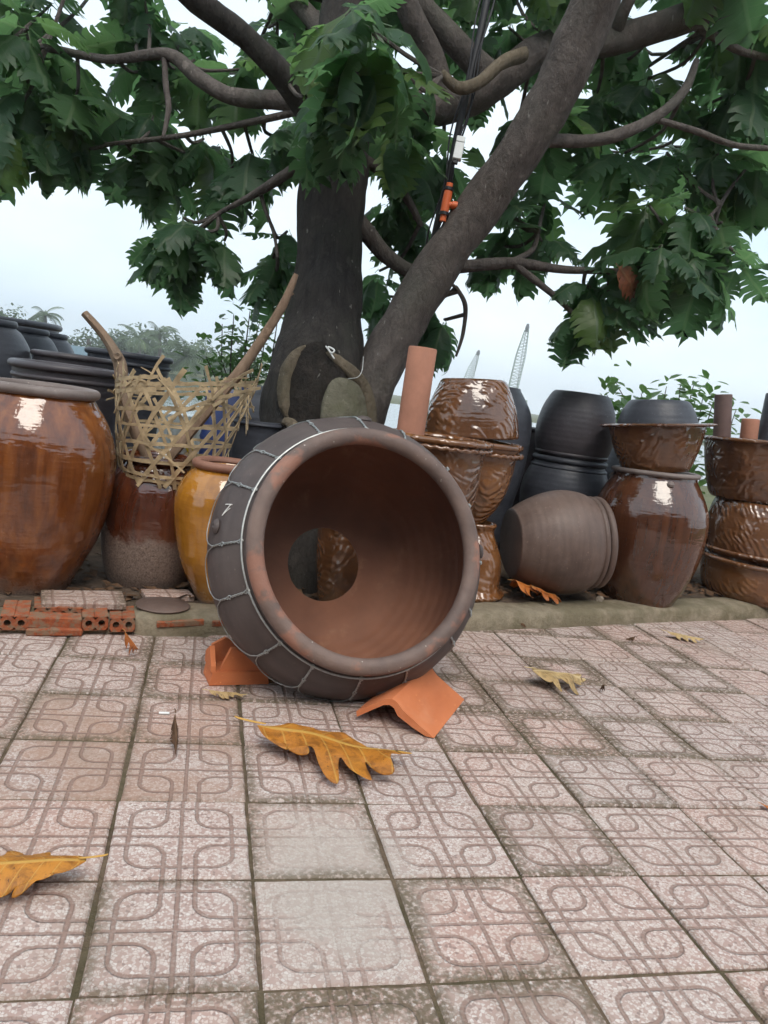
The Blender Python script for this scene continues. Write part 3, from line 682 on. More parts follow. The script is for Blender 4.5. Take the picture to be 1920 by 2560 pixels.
# dark pots between basket and trunk
p = W(560, 915, 3.75); pot('dark_pot', 'straight sided charcoal pot between basket and tree trunk', 'pot', p.x, p.y, [(.10, 0), (.115, .2), (.118, p.z-FLOOR-.03), (.122, p.z-FLOOR)], m_black, .014, rim=(.122, p.z-FLOOR, .008, .010))
p = W(578, 842, 4.25); pot('dark_jar', 'round charcoal jar right beside the tree trunk', 'jar', p.x, p.y, [(.10, 0), (.15, .2), (.175, .5), (.175, p.z-.26), (.14, p.z-.12), (.08, p.z-.07), (.07, p.z-.06)], m_black, .014)
p = W(505, 850, 4.6); t = thing('blue_barrel', 'blue plastic barrel standing behind the bamboo basket', 'barrel', (p.x, p.y, FLOOR))
H = p.z-FLOOR+.02; v, f = lathe([(.001, 0), (.15, 0), (.165, .03), (.165, H*.3), (.172, H*.33), (.165, H*.36), (.165, H*.63), (.172, H*.66), (.165, H*.69), (.16, H-.03), (.145, H), (.001, H)], 40, .002, 1)
obj('body', mesh('body', v, f, m_blue, sharp=50), t); v, f = lathe([(.001, .03), (.03, .03), (.03, 0), (.032, 0)], 16, 0); obj('bung', mesh('bung', v, f, m_blue), t, (.07, 0, H))

# loose slab, lid and litter on the kerb
p = (G(82, 1303, .1)+G(250, 1278, .1))/2
v_, f_ = box((0, 0, 0), (.150, .080, .013), bev=.003); uvs = [(q.x/T+.5, q.y/T+.5) for q in v_]
t = obj('loose_tile', mesh('loose_tile', v_, f_, m_tile, uv=uvs, sharp=25)); tag(t, 'loose pinkish paving tile on the bricks in front of the big jar', 'tile')
t['moss'] = .45; t['worn'] = .0; t['dust'] = .6; sl = ks(-.555); t.location = kpt(sl, .175, KH+.008); t.rotation_euler = (.03, 0, kdir(sl)+.06)
sl = ks(-.36); v_, f_ = lathe([(.001, .0), (.10, .0), (.104, .006), (.098, .011), (.06, .014), (.001, .016)], 40, .012, 4)
t = obj('pot_lid', mesh('pot_lid', v_, f_, m_ball)); tag(t, 'thin round brown lid lying on the kerb before the red jar', 'lid'); t.location = kpt(sl+.10, .125, KH+.004)
v_, f_ = box((0, 0, 0), (.10, .05, .012), bev=.003); t = obj('slab_piece', mesh('slab_piece', v_, f_, m_tile, uv=[(q.x/T+.5, q.y/T+.5) for q in v_], sharp=25)); tag(t, 'broken slab piece between the red jar and the honey jar', 'slab')
t['moss'] = .3; t['worn'] = .6; t.location = kpt(ks(-.22), .27, KH+.006); t.rotation_euler = (0, .02, kdir(sl)+.1)
for i, (x_, d_, r_) in enumerate(((1.16, .30, .030), (1.24, .29, .022), (1.31, .30, .018), (1.20, .26, .016), (2.02, .18, .026))):
    v = []; f = []; pts = 7
    vv, ff = lathe([(.001, -r_*.5), (r_*.7, -r_*.4), (r_, 0), (r_*.6, r_*.55), (.001, r_*.62)], 7, .16, i+20)
    o = obj('stone', mesh('stone', vv, ff, m_stone, sharp=20)); o.location = kpt(ks(x_), d_, BED+r_*.3+.004); o.rotation_euler = (i, i*.7, i*2.)
    tag(o, ['largest tan rubble stone beside the pedestal foot', 'mid sized rubble stone right of the pedestal foot', 'small rubble stone nearest the dry leaves', 'small rubble stone on the kerb edge by the pedestal', 'pale stone on the kerb left of the deep brown jar'][i], 'stone', 'rubble stones')

# ------------------------------------------------------------------ the big wired pot
el, az = .3518, .141
A = Vector((math.sin(az)*math.cos(el), -math.cos(az)*math.cos(el), math.sin(el))); Mo = Vector((.36, 1.2074, .5291)); D = .5421
rot = align(A); RM = rot.to_matrix(); RT = RM.transposed()
big = thing('wired_pot', 'large bottomless purple brown pot lying mouth forward, bound with wire', 'pot', Mo-A*D, rot)
OUT = smooth_prof([(.150, .0), (.24, .004), (.315, .045), (.385, .115), (.445, .205), (.480, .30), (.484, .345), (.468, .405), (.436, .455), (.405, .492), (.392, .512)], 6)
INN = smooth_prof([(.352, .530), (.372, .49), (.41, .44), (.440, .385), (.452, .33), (.446, .28), (.415, .20), (.352, .115), (.285, .055), (.22, .034), (.1397, .032)], 6)
v1, f1 = lathe(OUT, 128, .004, 9); v2, f2 = lathe(INN, 128, .004, 9)
for lst, k0 in ((v1, 0), (v2, len(v2)-128)):                    # a roughly knocked-out hole
    for k in range(128):
        q = lst[k0+k]; kk = 1+.008*mnoise.noise(Vector((math.cos(k/128*6.283)*3, math.sin(k/128*6.283)*3, 2)))+.006*mnoise.noise(Vector((math.cos(k/128*6.283)*11, math.sin(k/128*6.283)*11, 5))); lst[k0+k] = (q[0]*kk, q[1]*kk, q[2])
n1 = len(v1); v = v1+v2; f = f1+[tuple(i+n1 for i in q) for q in f2]; mi = [0]*len(f1)+[1]*len(f2)
last = (len(INN)-1)*128
for k in range(128): f.append((n1+last+k, n1+last+(k+1) % 128, (k+1) % 128, k)); mi.append(1)
bigb = obj('body', mesh('body', v, f, [m_outer, m_inner], mi=mi, sharp=60), big)
pr = [(.3725+.0275*math.cos(q)*(1+.10*math.sin(q)), .520+.028*math.sin(q)) for q in np.linspace(-math.pi, math.pi, 21)]
v, f = lathe(pr, 128, .004, 9); obj('rim', mesh('rim', v, f, m_rim), big)
zr = np.array([q[1] for q in OUT]); rrr = np.array([q[0] for q in OUT])
def on_pot(ang, z, up=.004):
    r = float(np.interp(z, zr, rrr))+up; return Vector((r*math.cos(ang), r*math.sin(ang), z))
left_l = RT @ (-CX); ang0 = math.atan2(left_l.y, left_l.x)
down_l = RT @ CY; sgn = 1 if math.sin(math.atan2(down_l.y, down_l.x)-ang0) > 0 else -1   # sgn: turning towards the ground side from the left
def wire(path, r=.0022, segs=5): return tube(path, r, segs, cap=False)
mb = MB(); ring = [Vector(((.4075+.0015*math.sin(3*q))*math.cos(q), (.4075+.0015*math.sin(3*q))*math.sin(q), .498)) for q in np.linspace(0, 2*math.pi, 97)]
mb.add(*wire(ring, .0034, 6)); wring = mb.build('wire_ring', m_wire, big)
NT = 16; ends = []
for k in range(NT):
    an = ang0+k*2*math.pi/NT+random.uniform(-.05, .05); dr = random.uniform(-.03, .03); ze = .398+random.uniform(-.015, .012); ends.append((an+dr, ze))
    mb = MB()
    for ph in (0, math.pi):
        P_ = []
        for i in range(37):
            t_ = i/36; z = .500+(ze-.500)*t_; tw = math.sin(t_*34+ph); open_ = .010 if t_ < .12 else (.007 if abs(t_-.62) < .05 else .0026)
            q = on_pot(an+dr*t_, z, .0035+.002*(1+math.cos(t_*34+ph))*.7); tg = Vector((-math.sin(an), math.cos(an), 0)); P_.append(q+tg*open_*tw)
        mb.add(*wire(P_, .0019, 5))
    mb.build('wire_tie', m_wire, wring)
mb = MB()
for k in range(NT):
    (a1, z1), (a2, z2) = ends[k], ends[(k+1) % NT]
    if a2 < a1: a2 += 2*math.pi
    P_ = [on_pot(a1+(a2-a1)*t_, z1+(z2-z1)*t_-.085*math.sin(math.pi*t_)**.55*(.9+.1*math.sin(k*3.)), .004) for t_ in np.linspace(0, 1, 17)]
    mb.add(*wire(P_, .0019, 5))
mb.build('wire_loops', m_wire, big)
for k, (da, z) in enumerate(((-.14, .395), (1.78, .40), (3.2, .40), (-1.62, .41))):
    an = ang0+sgn*da; vv, ff = lathe([(.001, 0), (.02, .0), (.022, .004), (.017, .011), (.006, .015), (.001, .013)], 18, .05, k)
    o = obj('lug', mesh('lug', vv, ff, m_outer), bigb, on_pot(an, z, -.001)); o.rotation_euler = align(Vector((math.cos(an), math.sin(an), .45))); o.scale = (1.2, .75, 1)
mb = MB(); ca = ang0-sgn*.27
for st in (((-.012, .012), (.014, .013)), ((.010, .013), (-.012, -.026)), ((-.012, -.026), (.011, .000))):   # the chalk stroke mark on its side
    P_ = [on_pot(ca-sgn*(st[0][1]+(st[1][1]-st[0][1])*t_)/.47, .425+(st[0][0]+(st[1][0]-st[0][0])*t_), .0008) for t_ in np.linspace(0, 1, 9)]
    mb.add(*tube(P_, .0017, 5))
mb.build('chalk_mark', m_chalk, bigb)

# the two ridge tiles that wedge it
def prism(profile, ext, base, ex, ez, mat, name):            # closed 2D outline pushed along ext
    n = len(profile); ex, ez, ext, base = Vector(ex), Vector(ez), Vector(ext), Vector(base)
    v = [base+ex*a+ez*b for a, b in profile]+[base+ex*a+ez*b+ext for a, b in profile]
    f = [tuple(range(n))[::-1], tuple(range(n, 2*n))]+[(k, (k+1) % n, n+(k+1) % n, n+k) for k in range(n)]
    return v, f
pr_ = G(937, 1596); pk = G(1003, 1512); pl = G(768, 1548, .012)
ext = (pk-pr_); ext.z = 0
ax_ = (pl-pr_); ax_.z = 0; wd = ax_.length; ex = -ax_.normalized()
th_ = .019; hh = .105; xa = wd*.42
outer = [(0, .028), (xa*.45, .062), (xa*.80, .088), (xa, .094), (xa*1.16, .088), (xa*1.36, .066), (wd*.80, .030), (wd, 0)]
inner = [(wd-.026, 0), (wd*.80-.02, .018), (xa*1.33-.01, .044), (xa*1.10, .066), (xa*.96, .073), (xa*.78, .068), (xa*.45, .043), (.004, .010)]
v, f = prism(outer+inner, ext*1.0, pl+Vector((0, 0, -.010)), ex, (0, 0, 1), m_terra, 'x')
c0 = Vector((pl.x, pl.y, 0))
t = obj('ridge_tile', mesh('ridge_tile', [q-c0 for q in v], f, m_terra, sharp=35)); t.location = c0
tag(t, 'bright orange angled ridge tile under the right side of the wired pot', 'tile')
bl = G(452, 1481); br = G(580, 1478); u = (br-bl); u.z = 0; lw = u.length; u.normalize(); bk = Vector((-u.y, u.x, 0))
t = thing('ridge_tile', 'darker orange hollow ridge tile wedged under the left side of the wired pot', 'tile', bl)
def part(name, vf, mat, parent, off): return obj(name, mesh(name, [Vector(q)-Vector(off) for q in vf[0]], vf[1], mat, sharp=30), parent)
part('base', prism([(0, 0), (lw, 0), (lw-.006, .046), (.006, .046)], bk*.115, bl, u, (0, 0, 1), m_terra, ''), m_terra, t, bl)
part('side_wall', prism([(0, .046), (.115, .046), (.112, .082), (.055, .118), (.004, .066)], u*.016, bl, bk, (0, 0, 1), m_terra, ''), m_terra, t, bl)
part('sloping_plate', prism([(.030, .0465), (.062, .125), (.078, .125), (lw-.015, .0465)], bk*.018, bl+bk*.006, u, (0, 0, 1), m_terra, ''), m_terra, t, bl)
part('back_wall', prism([(.017, .0465), (lw-.006, .0465), (lw-.03, .075), (.06, .130), (.017, .105)], bk*.016, bl+bk*.098, u, (0, 0, 1), m_terra, ''), m_terra, t, bl)

# ------------------------------------------------------------------ bamboo basket and sticks
bc = Vector((-.345, 2.325, .535))
bask = thing('bamboo_basket', 'frayed open weave bamboo basket slipped over the dark red jar', 'basket', bc)
def bk_pt(a, h):                                             # h 0..1 up the wall; leaning open to the right
    r = .195+.105*max(min(h, 1), 0)**.75+.012*math.sin(3*a+1); z = h*.44+.05*math.sin(a+2.2)*h
    return Vector((r*math.cos(a)+.05*h, r*math.sin(a)+.02*h, z))
def strip(path, wdt, rnd, out=None):
    v = []; f = []
    for i, p in enumerate(path):
        t_ = (path[min(i+1, len(path)-1)]-path[max(i-1, 0)]).normalized(); o_ = Vector((p.x-.02, p.y, 0)).normalized()
        s_ = t_.cross(o_).normalized(); w_ = wdt*(.5+.08*math.sin(i*1.7+rnd))
        v += [p+s_*w_+o_*.0012, p-s_*w_+o_*.0012, p-s_*w_-o_*.0012, p+s_*w_-o_*.0012]
    for i in range(len(path)-1):
        for k in range(4): f.append((i*4+k, i*4+(k+1) % 4, i*4+4+(k+1) % 4, i*4+4+k))
    f.append((3, 2, 1, 0)); n = len(path)*4; f.append((n-4, n-3, n-2, n-1))
    return v, f
rb = random.Random(3)
for i, h in enumerate((.02, .06, .20, .36, .52, .68, .84, .90, .96)):
    a0 = rb.uniform(0, 6.28); span = 6.5 if i < 5 else rb.uniform(4, 5.4); N_ = 46
    P_ = [bk_pt(a0+span*k/N_, h+.02*math.sin(a0+5*k/N_)+rb.uniform(-.004, .004))+Vector((0, 0, 0))*k for k in range(N_+1)]
    P_ = [p*(1+.004*(-1)**k) for k, p in enumerate(P_)]
    vv, ff = strip(P_, rb.uniform(.011, .017), i); obj('bamboo_strip', mesh('bamboo_strip', vv, ff, m_bamboo, sharp=30), bask)
for sg in (1, -1):
    for k in range(16):
        a0 = 2*math.pi*k/16+rb.uniform(-.1, .1); tw = sg*rb.uniform(.8, 1.15); top = rb.choice((1.0, 1.04, .95, 1.12, .8)); h0 = rb.uniform(-.10, .0)
        P_ = [bk_pt(a0+tw*t_, h0+(top-h0)*t_)*(1+sg*.010*math.cos(t_*20)) for t_ in np.linspace(0, 1, 15)]
        vv, ff = strip(P_, rb.uniform(.011, .020), k); obj('bamboo_strip', mesh('bamboo_strip', vv, ff, m_bamboo, sharp=30), bask)
for k in range(26):                                          # broken ends and stray splints
    a0 = rb.uniform(0, 6.28); h = rb.choice((.75, .85, .95, .95, .3, .05)); L_ = rb.uniform(.12, .34); d_ = Vector((-math.sin(a0), math.cos(a0), rb.uniform(-.5, .9)))*rb.choice((-1, 1))+Vector((math.cos(a0), math.sin(a0), 0))*rb.uniform(-.3, .25)
    d_.normalize(); p0 = bk_pt(a0, h); P_ = [p0+d_*L_*(t_-.5)+Vector((0, 0, -.06*t_*t_)) for t_ in np.linspace(0, 1, 6)]
    vv, ff = strip(P_, rb.uniform(.004, .013), k); obj('bamboo_splint', mesh('bamboo_splint', vv, ff, m_bamboo, sharp=30), bask)
def stick(name, label, pts, radii):
    pts = [Vector(p) for p in pts]; sp = spline(pts, 6); rr = np.interp(np.linspace(0, 1, len(sp)), np.linspace(0, 1, len(radii)), radii)
    t = thing(name, label, 'stick', pts[0]); v, f, uv = tube(sp, [float(r) for r in rr], 10, wob=.22, seed=len(pts))
    obj('stem', mesh('stem', [Vector(q)-pts[0] for q in v], f, m_stick, uv=uv, sharp=50), t); return t
t = stick('dry_stick', 'grey brown bent stick with a knot rising from the basket', [Vector((-.38, 2.40, .50)), W(272, 880, 3.42), W(262, 800, 3.44), W(252, 770, 3.44), W(225, 725, 3.44), W(182, 676, 3.42)], [.022, .024, .027, .025, .020, .017])
kn = W(258, 772, 3.44)-t.location; vv, ff = lathe([(.001, 0), (.018, 0), (.020, .01), (.014, .016), (.007, .012), (.001, .008)], 12, .06, 2); o = obj('knot', mesh('knot', vv, ff, m_stick), t, kn-CZ*.016); o.rotation_euler = align(-CZ)
t = stick('dry_stick', 'pale broken stick leaning from the basket across the tree trunk', [Vector((-.40, 2.42, .50)), W(470, 860, 3.5), W(520, 800, 3.5), W(570, 725, 3.5), W(610, 660, 3.48), W(640, 592, 3.46)], [.020, .024, .025, .022, .020, .010])
sb = W(618, 640, 3.48); v, f, uv = tube([sb, sb+CX*.035+CY*-.012], [.012, .004], 6); obj('stub', mesh('stub', [q-t.location for q in v], f, m_stick), t)
p = W(358, 928, 3.5); t = thing('plastic_bottle', 'small white bottle with yellow cap inside the basket', 'bottle', (p.x, p.y, .60), (.2, 1.1, .3))
vv, ff = lathe([(.001, 0), (.026, 0), (.028, .01), (.028, .08), (.012, .10), (.012, .11), (.001, .11)], 16, 0); obj('body', mesh('body', vv, ff, m_white), t)
vv, ff = lathe([(.001, .108), (.016, .108), (.016, .135), (.001, .137)], 16, 0); obj('cap', mesh('cap', vv, ff, m_yellow), t)

# ------------------------------------------------------------------ leaves
def leaf_shape(seed, lobes=5, width=.36, fold=.25, droop=.9, wave=.03, sinus=.42, half=(1., 1.), pet=.10, irr=.12):
    """a deep-lobed leaf one unit long, base at the origin, along +X, upper side +Z; V = across for the veins"""
    r = random.Random(seed); v = []; f = []; uv = []
    def env(t): return width*max(.0, math.sin(math.pi*min(max(t*.80+.13, 0), 1)))**.8
    def add(x, y):
        k = half[0] if y >= 0 else half[1]
        z = -abs(y)*fold*(2-k)-.35*y*y+wave*mnoise.noise(Vector((x*5+seed, y*6, seed*.7)))
        yy = y*k; a = droop*x
        if abs(droop) > 1e-3:
            X = math.sin(a)/droop; Zc = -(1-math.cos(a))/droop; v.append((X+z*math.sin(a), yy, Zc+z*math.cos(a)))
        else: v.append((x, yy, z))
        uv.append((x, y)); return len(v)-1
    tm = [.02+.80*i/lobes for i in range(lobes+1)]
    mid = [add(t, 0) for t in tm]; tipm = add(.93, 0)
    for sd in (1, -1):
        sin_ = []
        for i, t in enumerate(tm):
            sx = t+.035+(.05 if i else 0); sin_.append(add(sx, sd*(env(sx)*(sinus if i else .25)+(.004))))
        for i in range(lobes):
            t0, t1 = tm[i], tm[i+1]; tc = (t0+t1)/2; e = env(tc+.06)*r.uniform(1-irr, 1+irr*.6); tc += r.uniform(-.12, .12)*irr
            s0, s1 = sin_[i], sin_[i+1]
            a = add(tc+.01, sd*e*.72); b = add(tc+.10+r.uniform(-.01, .02), sd*e*.98); tp = add(tc+.185+r.uniform(-.02, .03), sd*e*1.04); c = add(tc+.135, sd*e*.70)
            q = [(mid[i], mid[i+1], s1, s0), (s0, s1, c, a), (a, c, tp, b)]
            f.extend(q if sd > 0 else [x[::-1] for x in q])
        a = add(.90, sd*env(.9)*.62); b = add(.985, sd*.045)
        q = [(mid[-1], tipm, b, a), (mid[-1], a, sin_[-1])]
        f.extend(q if sd > 0 else [x[::-1] for x in q])
    tp = add(1.08, 0); nb = len(v)
    f.append((tipm, tp, nb-4 if False else tp-1)); f.append((tipm, tp, tp-1)[::-1]); f.pop()
    # stalk
    base = len(v); w_ = .011
    for x, z in ((.09, .0), (-pet*.4, .008), (-pet, .02)):
        for yy, zz in ((w_, 0), (0, .010), (-w_, 0)): v.append((x, yy, z+zz-.004)); uv.append((.5, 0))
    for i in range(2):
        for k in range(2): f.append((base+i*3+k, base+i*3+k+1, base+i*3+4+k, base+i*3+3+k))
    return v, f, uv
LV = [leaf_shape(i, lobes=(6, 7, 5, 6, 7, 6, 5, 7, 6, 4, 7, 6)[i], fold=(.1, .25, .4, .05, .3, .15)[i % 6], droop=(.35, .8, 1.2, .6, 1.0, 1.5, .2, .9, 1.3, .5, -.15, 1.1)[i], wave=(.05, .10, .07)[i % 3], width=(.33, .36, .40, .30, .38)[i % 5], sinus=(.28, .36, .22, .32)[i % 4]) for i in range(12)]
LM = [mesh('leaf', v, f, m_leaf, uv=uv, sharp=0) for v, f, uv in LV]
LA = [(np.array(v), f, uv) for v, f, uv in LV]

# ------------------------------------------------------------------ the breadfruit tree
tree_base = W(676, 1262, 3.97); tree_base.z = FLOOR-.02
tree = thing('breadfruit_tree', 'breadfruit tree with dark leaning trunk and deep lobed leaves behind the pots', 'tree', tree_base)
SAMPLES = []                                                 # points along the wood that twigs can start from
def wood(name, pts, radii, mat, segs=14, wob=.12, sub=7, seed=0, parent=None):
    P_ = spline([W(*p) if not isinstance(p, Vector) else p for p in pts], sub); n = len(P_)
    rr = [float(x) for x in np.interp(np.linspace(0, 1, n), np.linspace(0, 1, len(radii)), radii)]
    v, f, uv = tube(P_, rr, segs, wob=wob, seed=seed); SAMPLES.extend(Vector(p) for p in P_)
    return obj(name, mesh(name, [Vector(q)-tree_base for q in v], f, mat, uv=uv, sharp=0), parent or tree)
TZ = 3.97
trunk = wood('trunk', [(672, 1275, TZ), (676, 1100, TZ), (682, 930, TZ), (688, 800, TZ), (698, 700, TZ), (708, 580, TZ), (715, 450, TZ), (722, 330, TZ), (730, 220, TZ), (742, 90, 4.0), (765, -80, 4.1)],
     [.36, .325, .298, .262, .192, .160, .166, .17, .175, .145, .11], m_trunk, 28, .13, 8, 1)
SAMPLES.clear()
LIMBS = [
 ([(735, 960, 3.96), (800, 835, 3.95), (862, 715, 3.92), (955, 565, 3.85), (1055, 425, 3.75), (1150, 285, 3.62), (1215, 165, 3.52), (1275, 30, 3.42), (1330, -110, 3.3)], [.17, .126, .110, .106, .103, .103, .104, .104, .10], m_limb, 18),
 ([(735, 230, 3.97), (850, 245, 4.0), (950, 235, 4.0), (1060, 190, 4.0), (1170, 110, 4.0), (1330, 85, 4.0), (1480, 38, 3.95), (1620, -15, 3.9)], [.095, .086, .085, .082, .078, .074, .07, .06], m_limb, 14),
 ([(1140, 300, 3.63), (1260, 305, 3.75), (1340, 290, 3.8), (1420, 250, 3.85), (1478, 195, 3.9), (1505, 130, 3.95)], [.032, .03, .03, .026, .022, .014], m_limb, 10),
 ([(1410, 256, 3.85), (1500, 282, 3.9), (1590, 314, 3.95), (1690, 322, 4.0)], [.016, .016, .015, .013], m_limb, 8),
 ([(745, 455, 3.97), (790, 500, 4.05), (835, 552, 4.1), (895, 585, 4.15), (1000, 576, 4.2), (1110, 568, 4.25), (1220, 582, 4.3), (1345, 586, 4.35)], [.05, .05, .043, .038, .034, .030, .022, .015], m_limb, 10),
 ([(1110, 570, 4.25), (1155, 605, 4.25), (1205, 645, 4.3), (1250, 690, 4.3)], [.02, .02, .016, .01], m_limb, 8),
 ([(1100, 568, 4.25), (1150, 540, 4.3), (1165, 490, 4.3)], [.02, .016, .01], m_limb, 8),
 ([(700, 290, 3.95), (650, 215, 3.85), (600, 150, 3.75), (530, 80, 3.65), (425, 0, 3.5), (330, -90, 3.4)], [.075, .068, .062, .057, .053, .05], m_trunk, 12),
 ([(680, 225, 3.95), (600, 216, 4.1), (500, 208, 4.2), (430, 170, 4.25), (360, 118, 4.3), (230, 128, 4.3), (100, 104, 4.3), (-60, 88, 4.3)], [.05, .048, .045, .040, .032, .024, .02, .016], m_limb, 10),
 ([(355, 125, 4.3), (358, 180, 4.3), (364, 235, 4.25), (352, 300, 4.2)], [.018, .018, .016, .009], m_limb, 8),
 ([(660, 238, 4.0), (550, 262, 4.2), (400, 292, 4.4), (225, 312, 4.5)], [.02, .018, .016, .011], m_limb, 8),
 ([(690, 325, 3.97), (600, 388, 4.1), (540, 425, 4.2), (470, 462, 4.3)], [.03, .026, .018, .010], m_limb, 8),
 ([(560, 405, 4.2), (572, 450, 4.2), (592, 505, 4.25), (600, 560, 4.25)], [.012, .011, .010, .007], m_limb, 8),
 ([(760, 330, 4.0), (830, 375, 4.1), (880, 430, 4.15), (910, 490, 4.2)], [.032, .028, .022, .014], m_limb, 8),
 ([(1075, 180, 4.0), (1010, 118, 3.95), (955, 60, 3.9), (905, 0, 3.85), (860, -90, 3.8)], [.07, .066, .062, .058, .055], m_limb, 12),
 ([(960, 225, 4.0), (930, 120, 3.9), (890, 40, 3.8), (850, -60, 3.7)], [.065, .062, .06, .055], m_limb, 12),
 ([(1130, 118, 3.85), (1085, 135, 3.75), (1035, 178, 3.68), (990, 190, 3.65), (952, 157, 3.62)], [.036, .033, .030, .027, .020], m_callus, 10),
 ([(1330, 85, 4.0), (1345, 30, 3.9), (1390, -60, 3.8)], [.04, .035, .03], m_limb, 10),
 ([(1480, 40, 3.95), (1530, 70, 4.0), (1600, 110, 4.05), (1690, 130, 4.1)], [.03, .024, .02, .016], m_limb, 8),
 ([(1345, 586, 4.35), (1430, 560, 4.35), (1500, 500, 4.3), (1560, 440, 4.3)], [.015, .014, .012, .008], m_limb, 8),
 ([(985, 620, 4.4), (1005, 660, 4.4), (1000, 720, 4.4), (985, 770, 4.4)], [.012, .014, .012, .006], m_limb, 8),
 ([(740, 150, 4.0), (690, 60, 4.2), (600, -40, 4.4)], [.06, .05, .04], m_limb, 10),
]
for k, (pts, rr, mt, sg) in enumerate(LIMBS): wood('limb', pts, rr, mt, sg, .17, 6, k+3)
# the old wound low on the trunk: hollow with its inner shade painted dark, healed lips, grey cut face
def tz(px, py, d=0.):                                        # depth of the trunk's face there, d in front of it
    cx_ = np.interp(py, [580, 700, 800, 930, 1100], [708, 698, 688, 682, 676]); r_ = np.interp(py, [580, 700, 800, 930, 1100], [.16, .192, .262, .298, .325])
    o_ = (px-cx_)*S*TZ/F_PX; return TZ-math.sqrt(max(r_*r_-o_*o_, .004))-d
def patch(name, cx_, cy_, rx, ry, d, mat, dish, seed):       # an irregular oval lying on the trunk's face
    v = []; f = []; m_ = 36
    for j, k in enumerate((1.06, 1., .86, .66, .42, .18)):
        for i in range(m_):
            a = 2*math.pi*i/m_; w_ = 1+.12*mnoise.noise(Vector((math.cos(a)*1.5, math.sin(a)*1.5, seed))); x = cx_+rx*k*w_*math.cos(a); y = cy_+ry*k*w_*math.sin(a)
            dd = -.03 if j == 0 else d+dish*(1-k)**.6+.012*mnoise.noise(Vector((x*.05, y*.03, seed))); v.append(W(x, y, tz(x, y, dd))-tree_base)
    for j in range(5):
        for i in range(m_): f.append((j*m_+i, j*m_+(i+1) % m_, (j+1)*m_+(i+1) % m_, (j+1)*m_+i))
    f.append(tuple(5*m_+i for i in range(m_))); return obj(name, mesh(name, v, f, mat, sharp=0), trunk)
patch('hollow', 684, 850, 70, 112, .042, m_hollow, -.006, 1.)
patch('cut_face', 742, 900, 50, 88, .060, m_cut, .03, 4.)
for pts, rr in (([(664, 750), (642, 768), (625, 800), (617, 842), (619, 880), (624, 906)], [.012, .028, .036, .036, .030, .010]),
                ([(700, 758), (728, 780), (752, 800), (776, 826), (790, 862), (796, 905), (797, 960)], [.012, .028, .034, .034, .036, .038, .036]),
                ([(615, 912), (632, 918), (645, 940), (650, 985)], [.02, .03, .036, .04]), ([(668, 905), (690, 890), (708, 862)], [.004, .009, .004])):
    wood('healed_lip', [(x, y, tz(x, y, .020)) for x, y in pts], [q*1.12 for q in rr], m_callus, 14, .34, 7, 5, trunk)
del SAMPLES[-116:]
def loose_wire(name, label, cat, pts, r, mat, group=None):
    P_ = spline([W(*p) for p in pts], 6); c0 = Vector(P_[0]); v, f, uv = tube(P_, r, 6)
    o = obj(name, mesh(name, [Vector(q)-c0 for q in v], f, mat, sharp=0)); o.location = c0; return tag(o, label, cat, group)
loose_wire('string', 'white looped string hanging on the trunk above the hollow', 'string', [(704, 748, 3.70), (716, 762, 3.66), (722, 756, 3.66), (708, 750, 3.67), (722, 775, 3.66)], .004, m_white)
loose_wire('string', 'thin grey wire curling at the fork of the trunk', 'wire', [(785, 770, 3.75), (782, 800, 3.72), (772, 815, 3.70), (752, 818, 3.68)], .0022, m_wire)
# the lamp cable pole tied into the tree
pp = [(1062, -60, 3.72), (1040, 60, 3.72), (1012, 180, 3.74), (988, 290, 3.78), (965, 395, 3.82), (940, 500, 3.88), (925, 580, 3.95)]
P_ = spline([W(*p) for p in pp], 6); t = thing('cable_conduit', 'dark conduit with cables slanting down through the tree', 'conduit', Vector(P_[-1]))
v, f, uv = tube(P_, [float(x) for x in np.interp(np.linspace(0, 1, len(P_)), [0, 1], [.019, .015])], 10, wob=.08); obj('tube', mesh('tube', [Vector(q)-t.location for q in v], f, m_rubber, sharp=0), t)
for k, (o1, o2) in enumerate(((.026, .020), (.036, .012), (-.024, -.02))):
    Q = [Vector(p)+CX*(o1+(o2-o1)*i/len(P_)+.012*math.sin(i*.5+k))-CZ*.02 for i, p in enumerate(P_)]; v, f, uv = tube(Q, .0045, 6); obj('cable', mesh('cable', [q-t.location for q in v], f, m_rubber, sharp=0), t)
ad = (W(948, 470, 3.78)-W(978, 395, 3.74)); a0, a1 = W(972, 396, 3.74), W(956, 478, 3.76)
t = thing('orange_pipe_tee', 'orange plastic pipe tee strapped to the dark conduit', 'pipe fitting', a1)
v, f, uv = tube([a0, a0*.8+a1*.2, a0*.79+a1*.21, a0*.25+a1*.75, a0*.24+a1*.76, a1], [.016, .016, .021, .021, .016, .016], 14); obj('body', mesh('body', [q-a1 for q in v], f, m_orange, sharp=40), t)
br_ = a0*.45+a1*.55; v, f, uv = tube([br_, br_+CX*.028+CY*.004, br_+CX*.03+CY*.004, br_+CX*.055+CY*.008], [.015, .015, .019, .019], 12); obj('branch', mesh('branch', [q-a1 for q in v], f, m_orange, sharp=40), t)
for kk in (.15, .80):
    c_ = a0*(1-kk)+a1*kk; d_ = (a1-a0).normalized(); v, f, uv = tube([c_-d_*.007, c_+d_*.007], .0235, 14); obj('strap', mesh('strap', [q-a1 for q in v], f, m_rubber, sharp=40), t)
wb = W(990, 328, 3.70); rm = Matrix((CX*.97+CY*.2, -CZ, -CY*.97+CX*.2)).transposed()
t = thing('junction_box', 'small white junction box fixed to the dark conduit', 'electrical box', wb)
v, f = box((0, 0, 0), (.021, .018, .040), rm, .003); obj('box', mesh('box', v, f, m_white, sharp=30), t)
v, f = box(rm @ Vector((0, 0, .056)), (.021, .018, .014), rm, .003); obj('cover', mesh('cover', v, f, m_white, sharp=30), t)
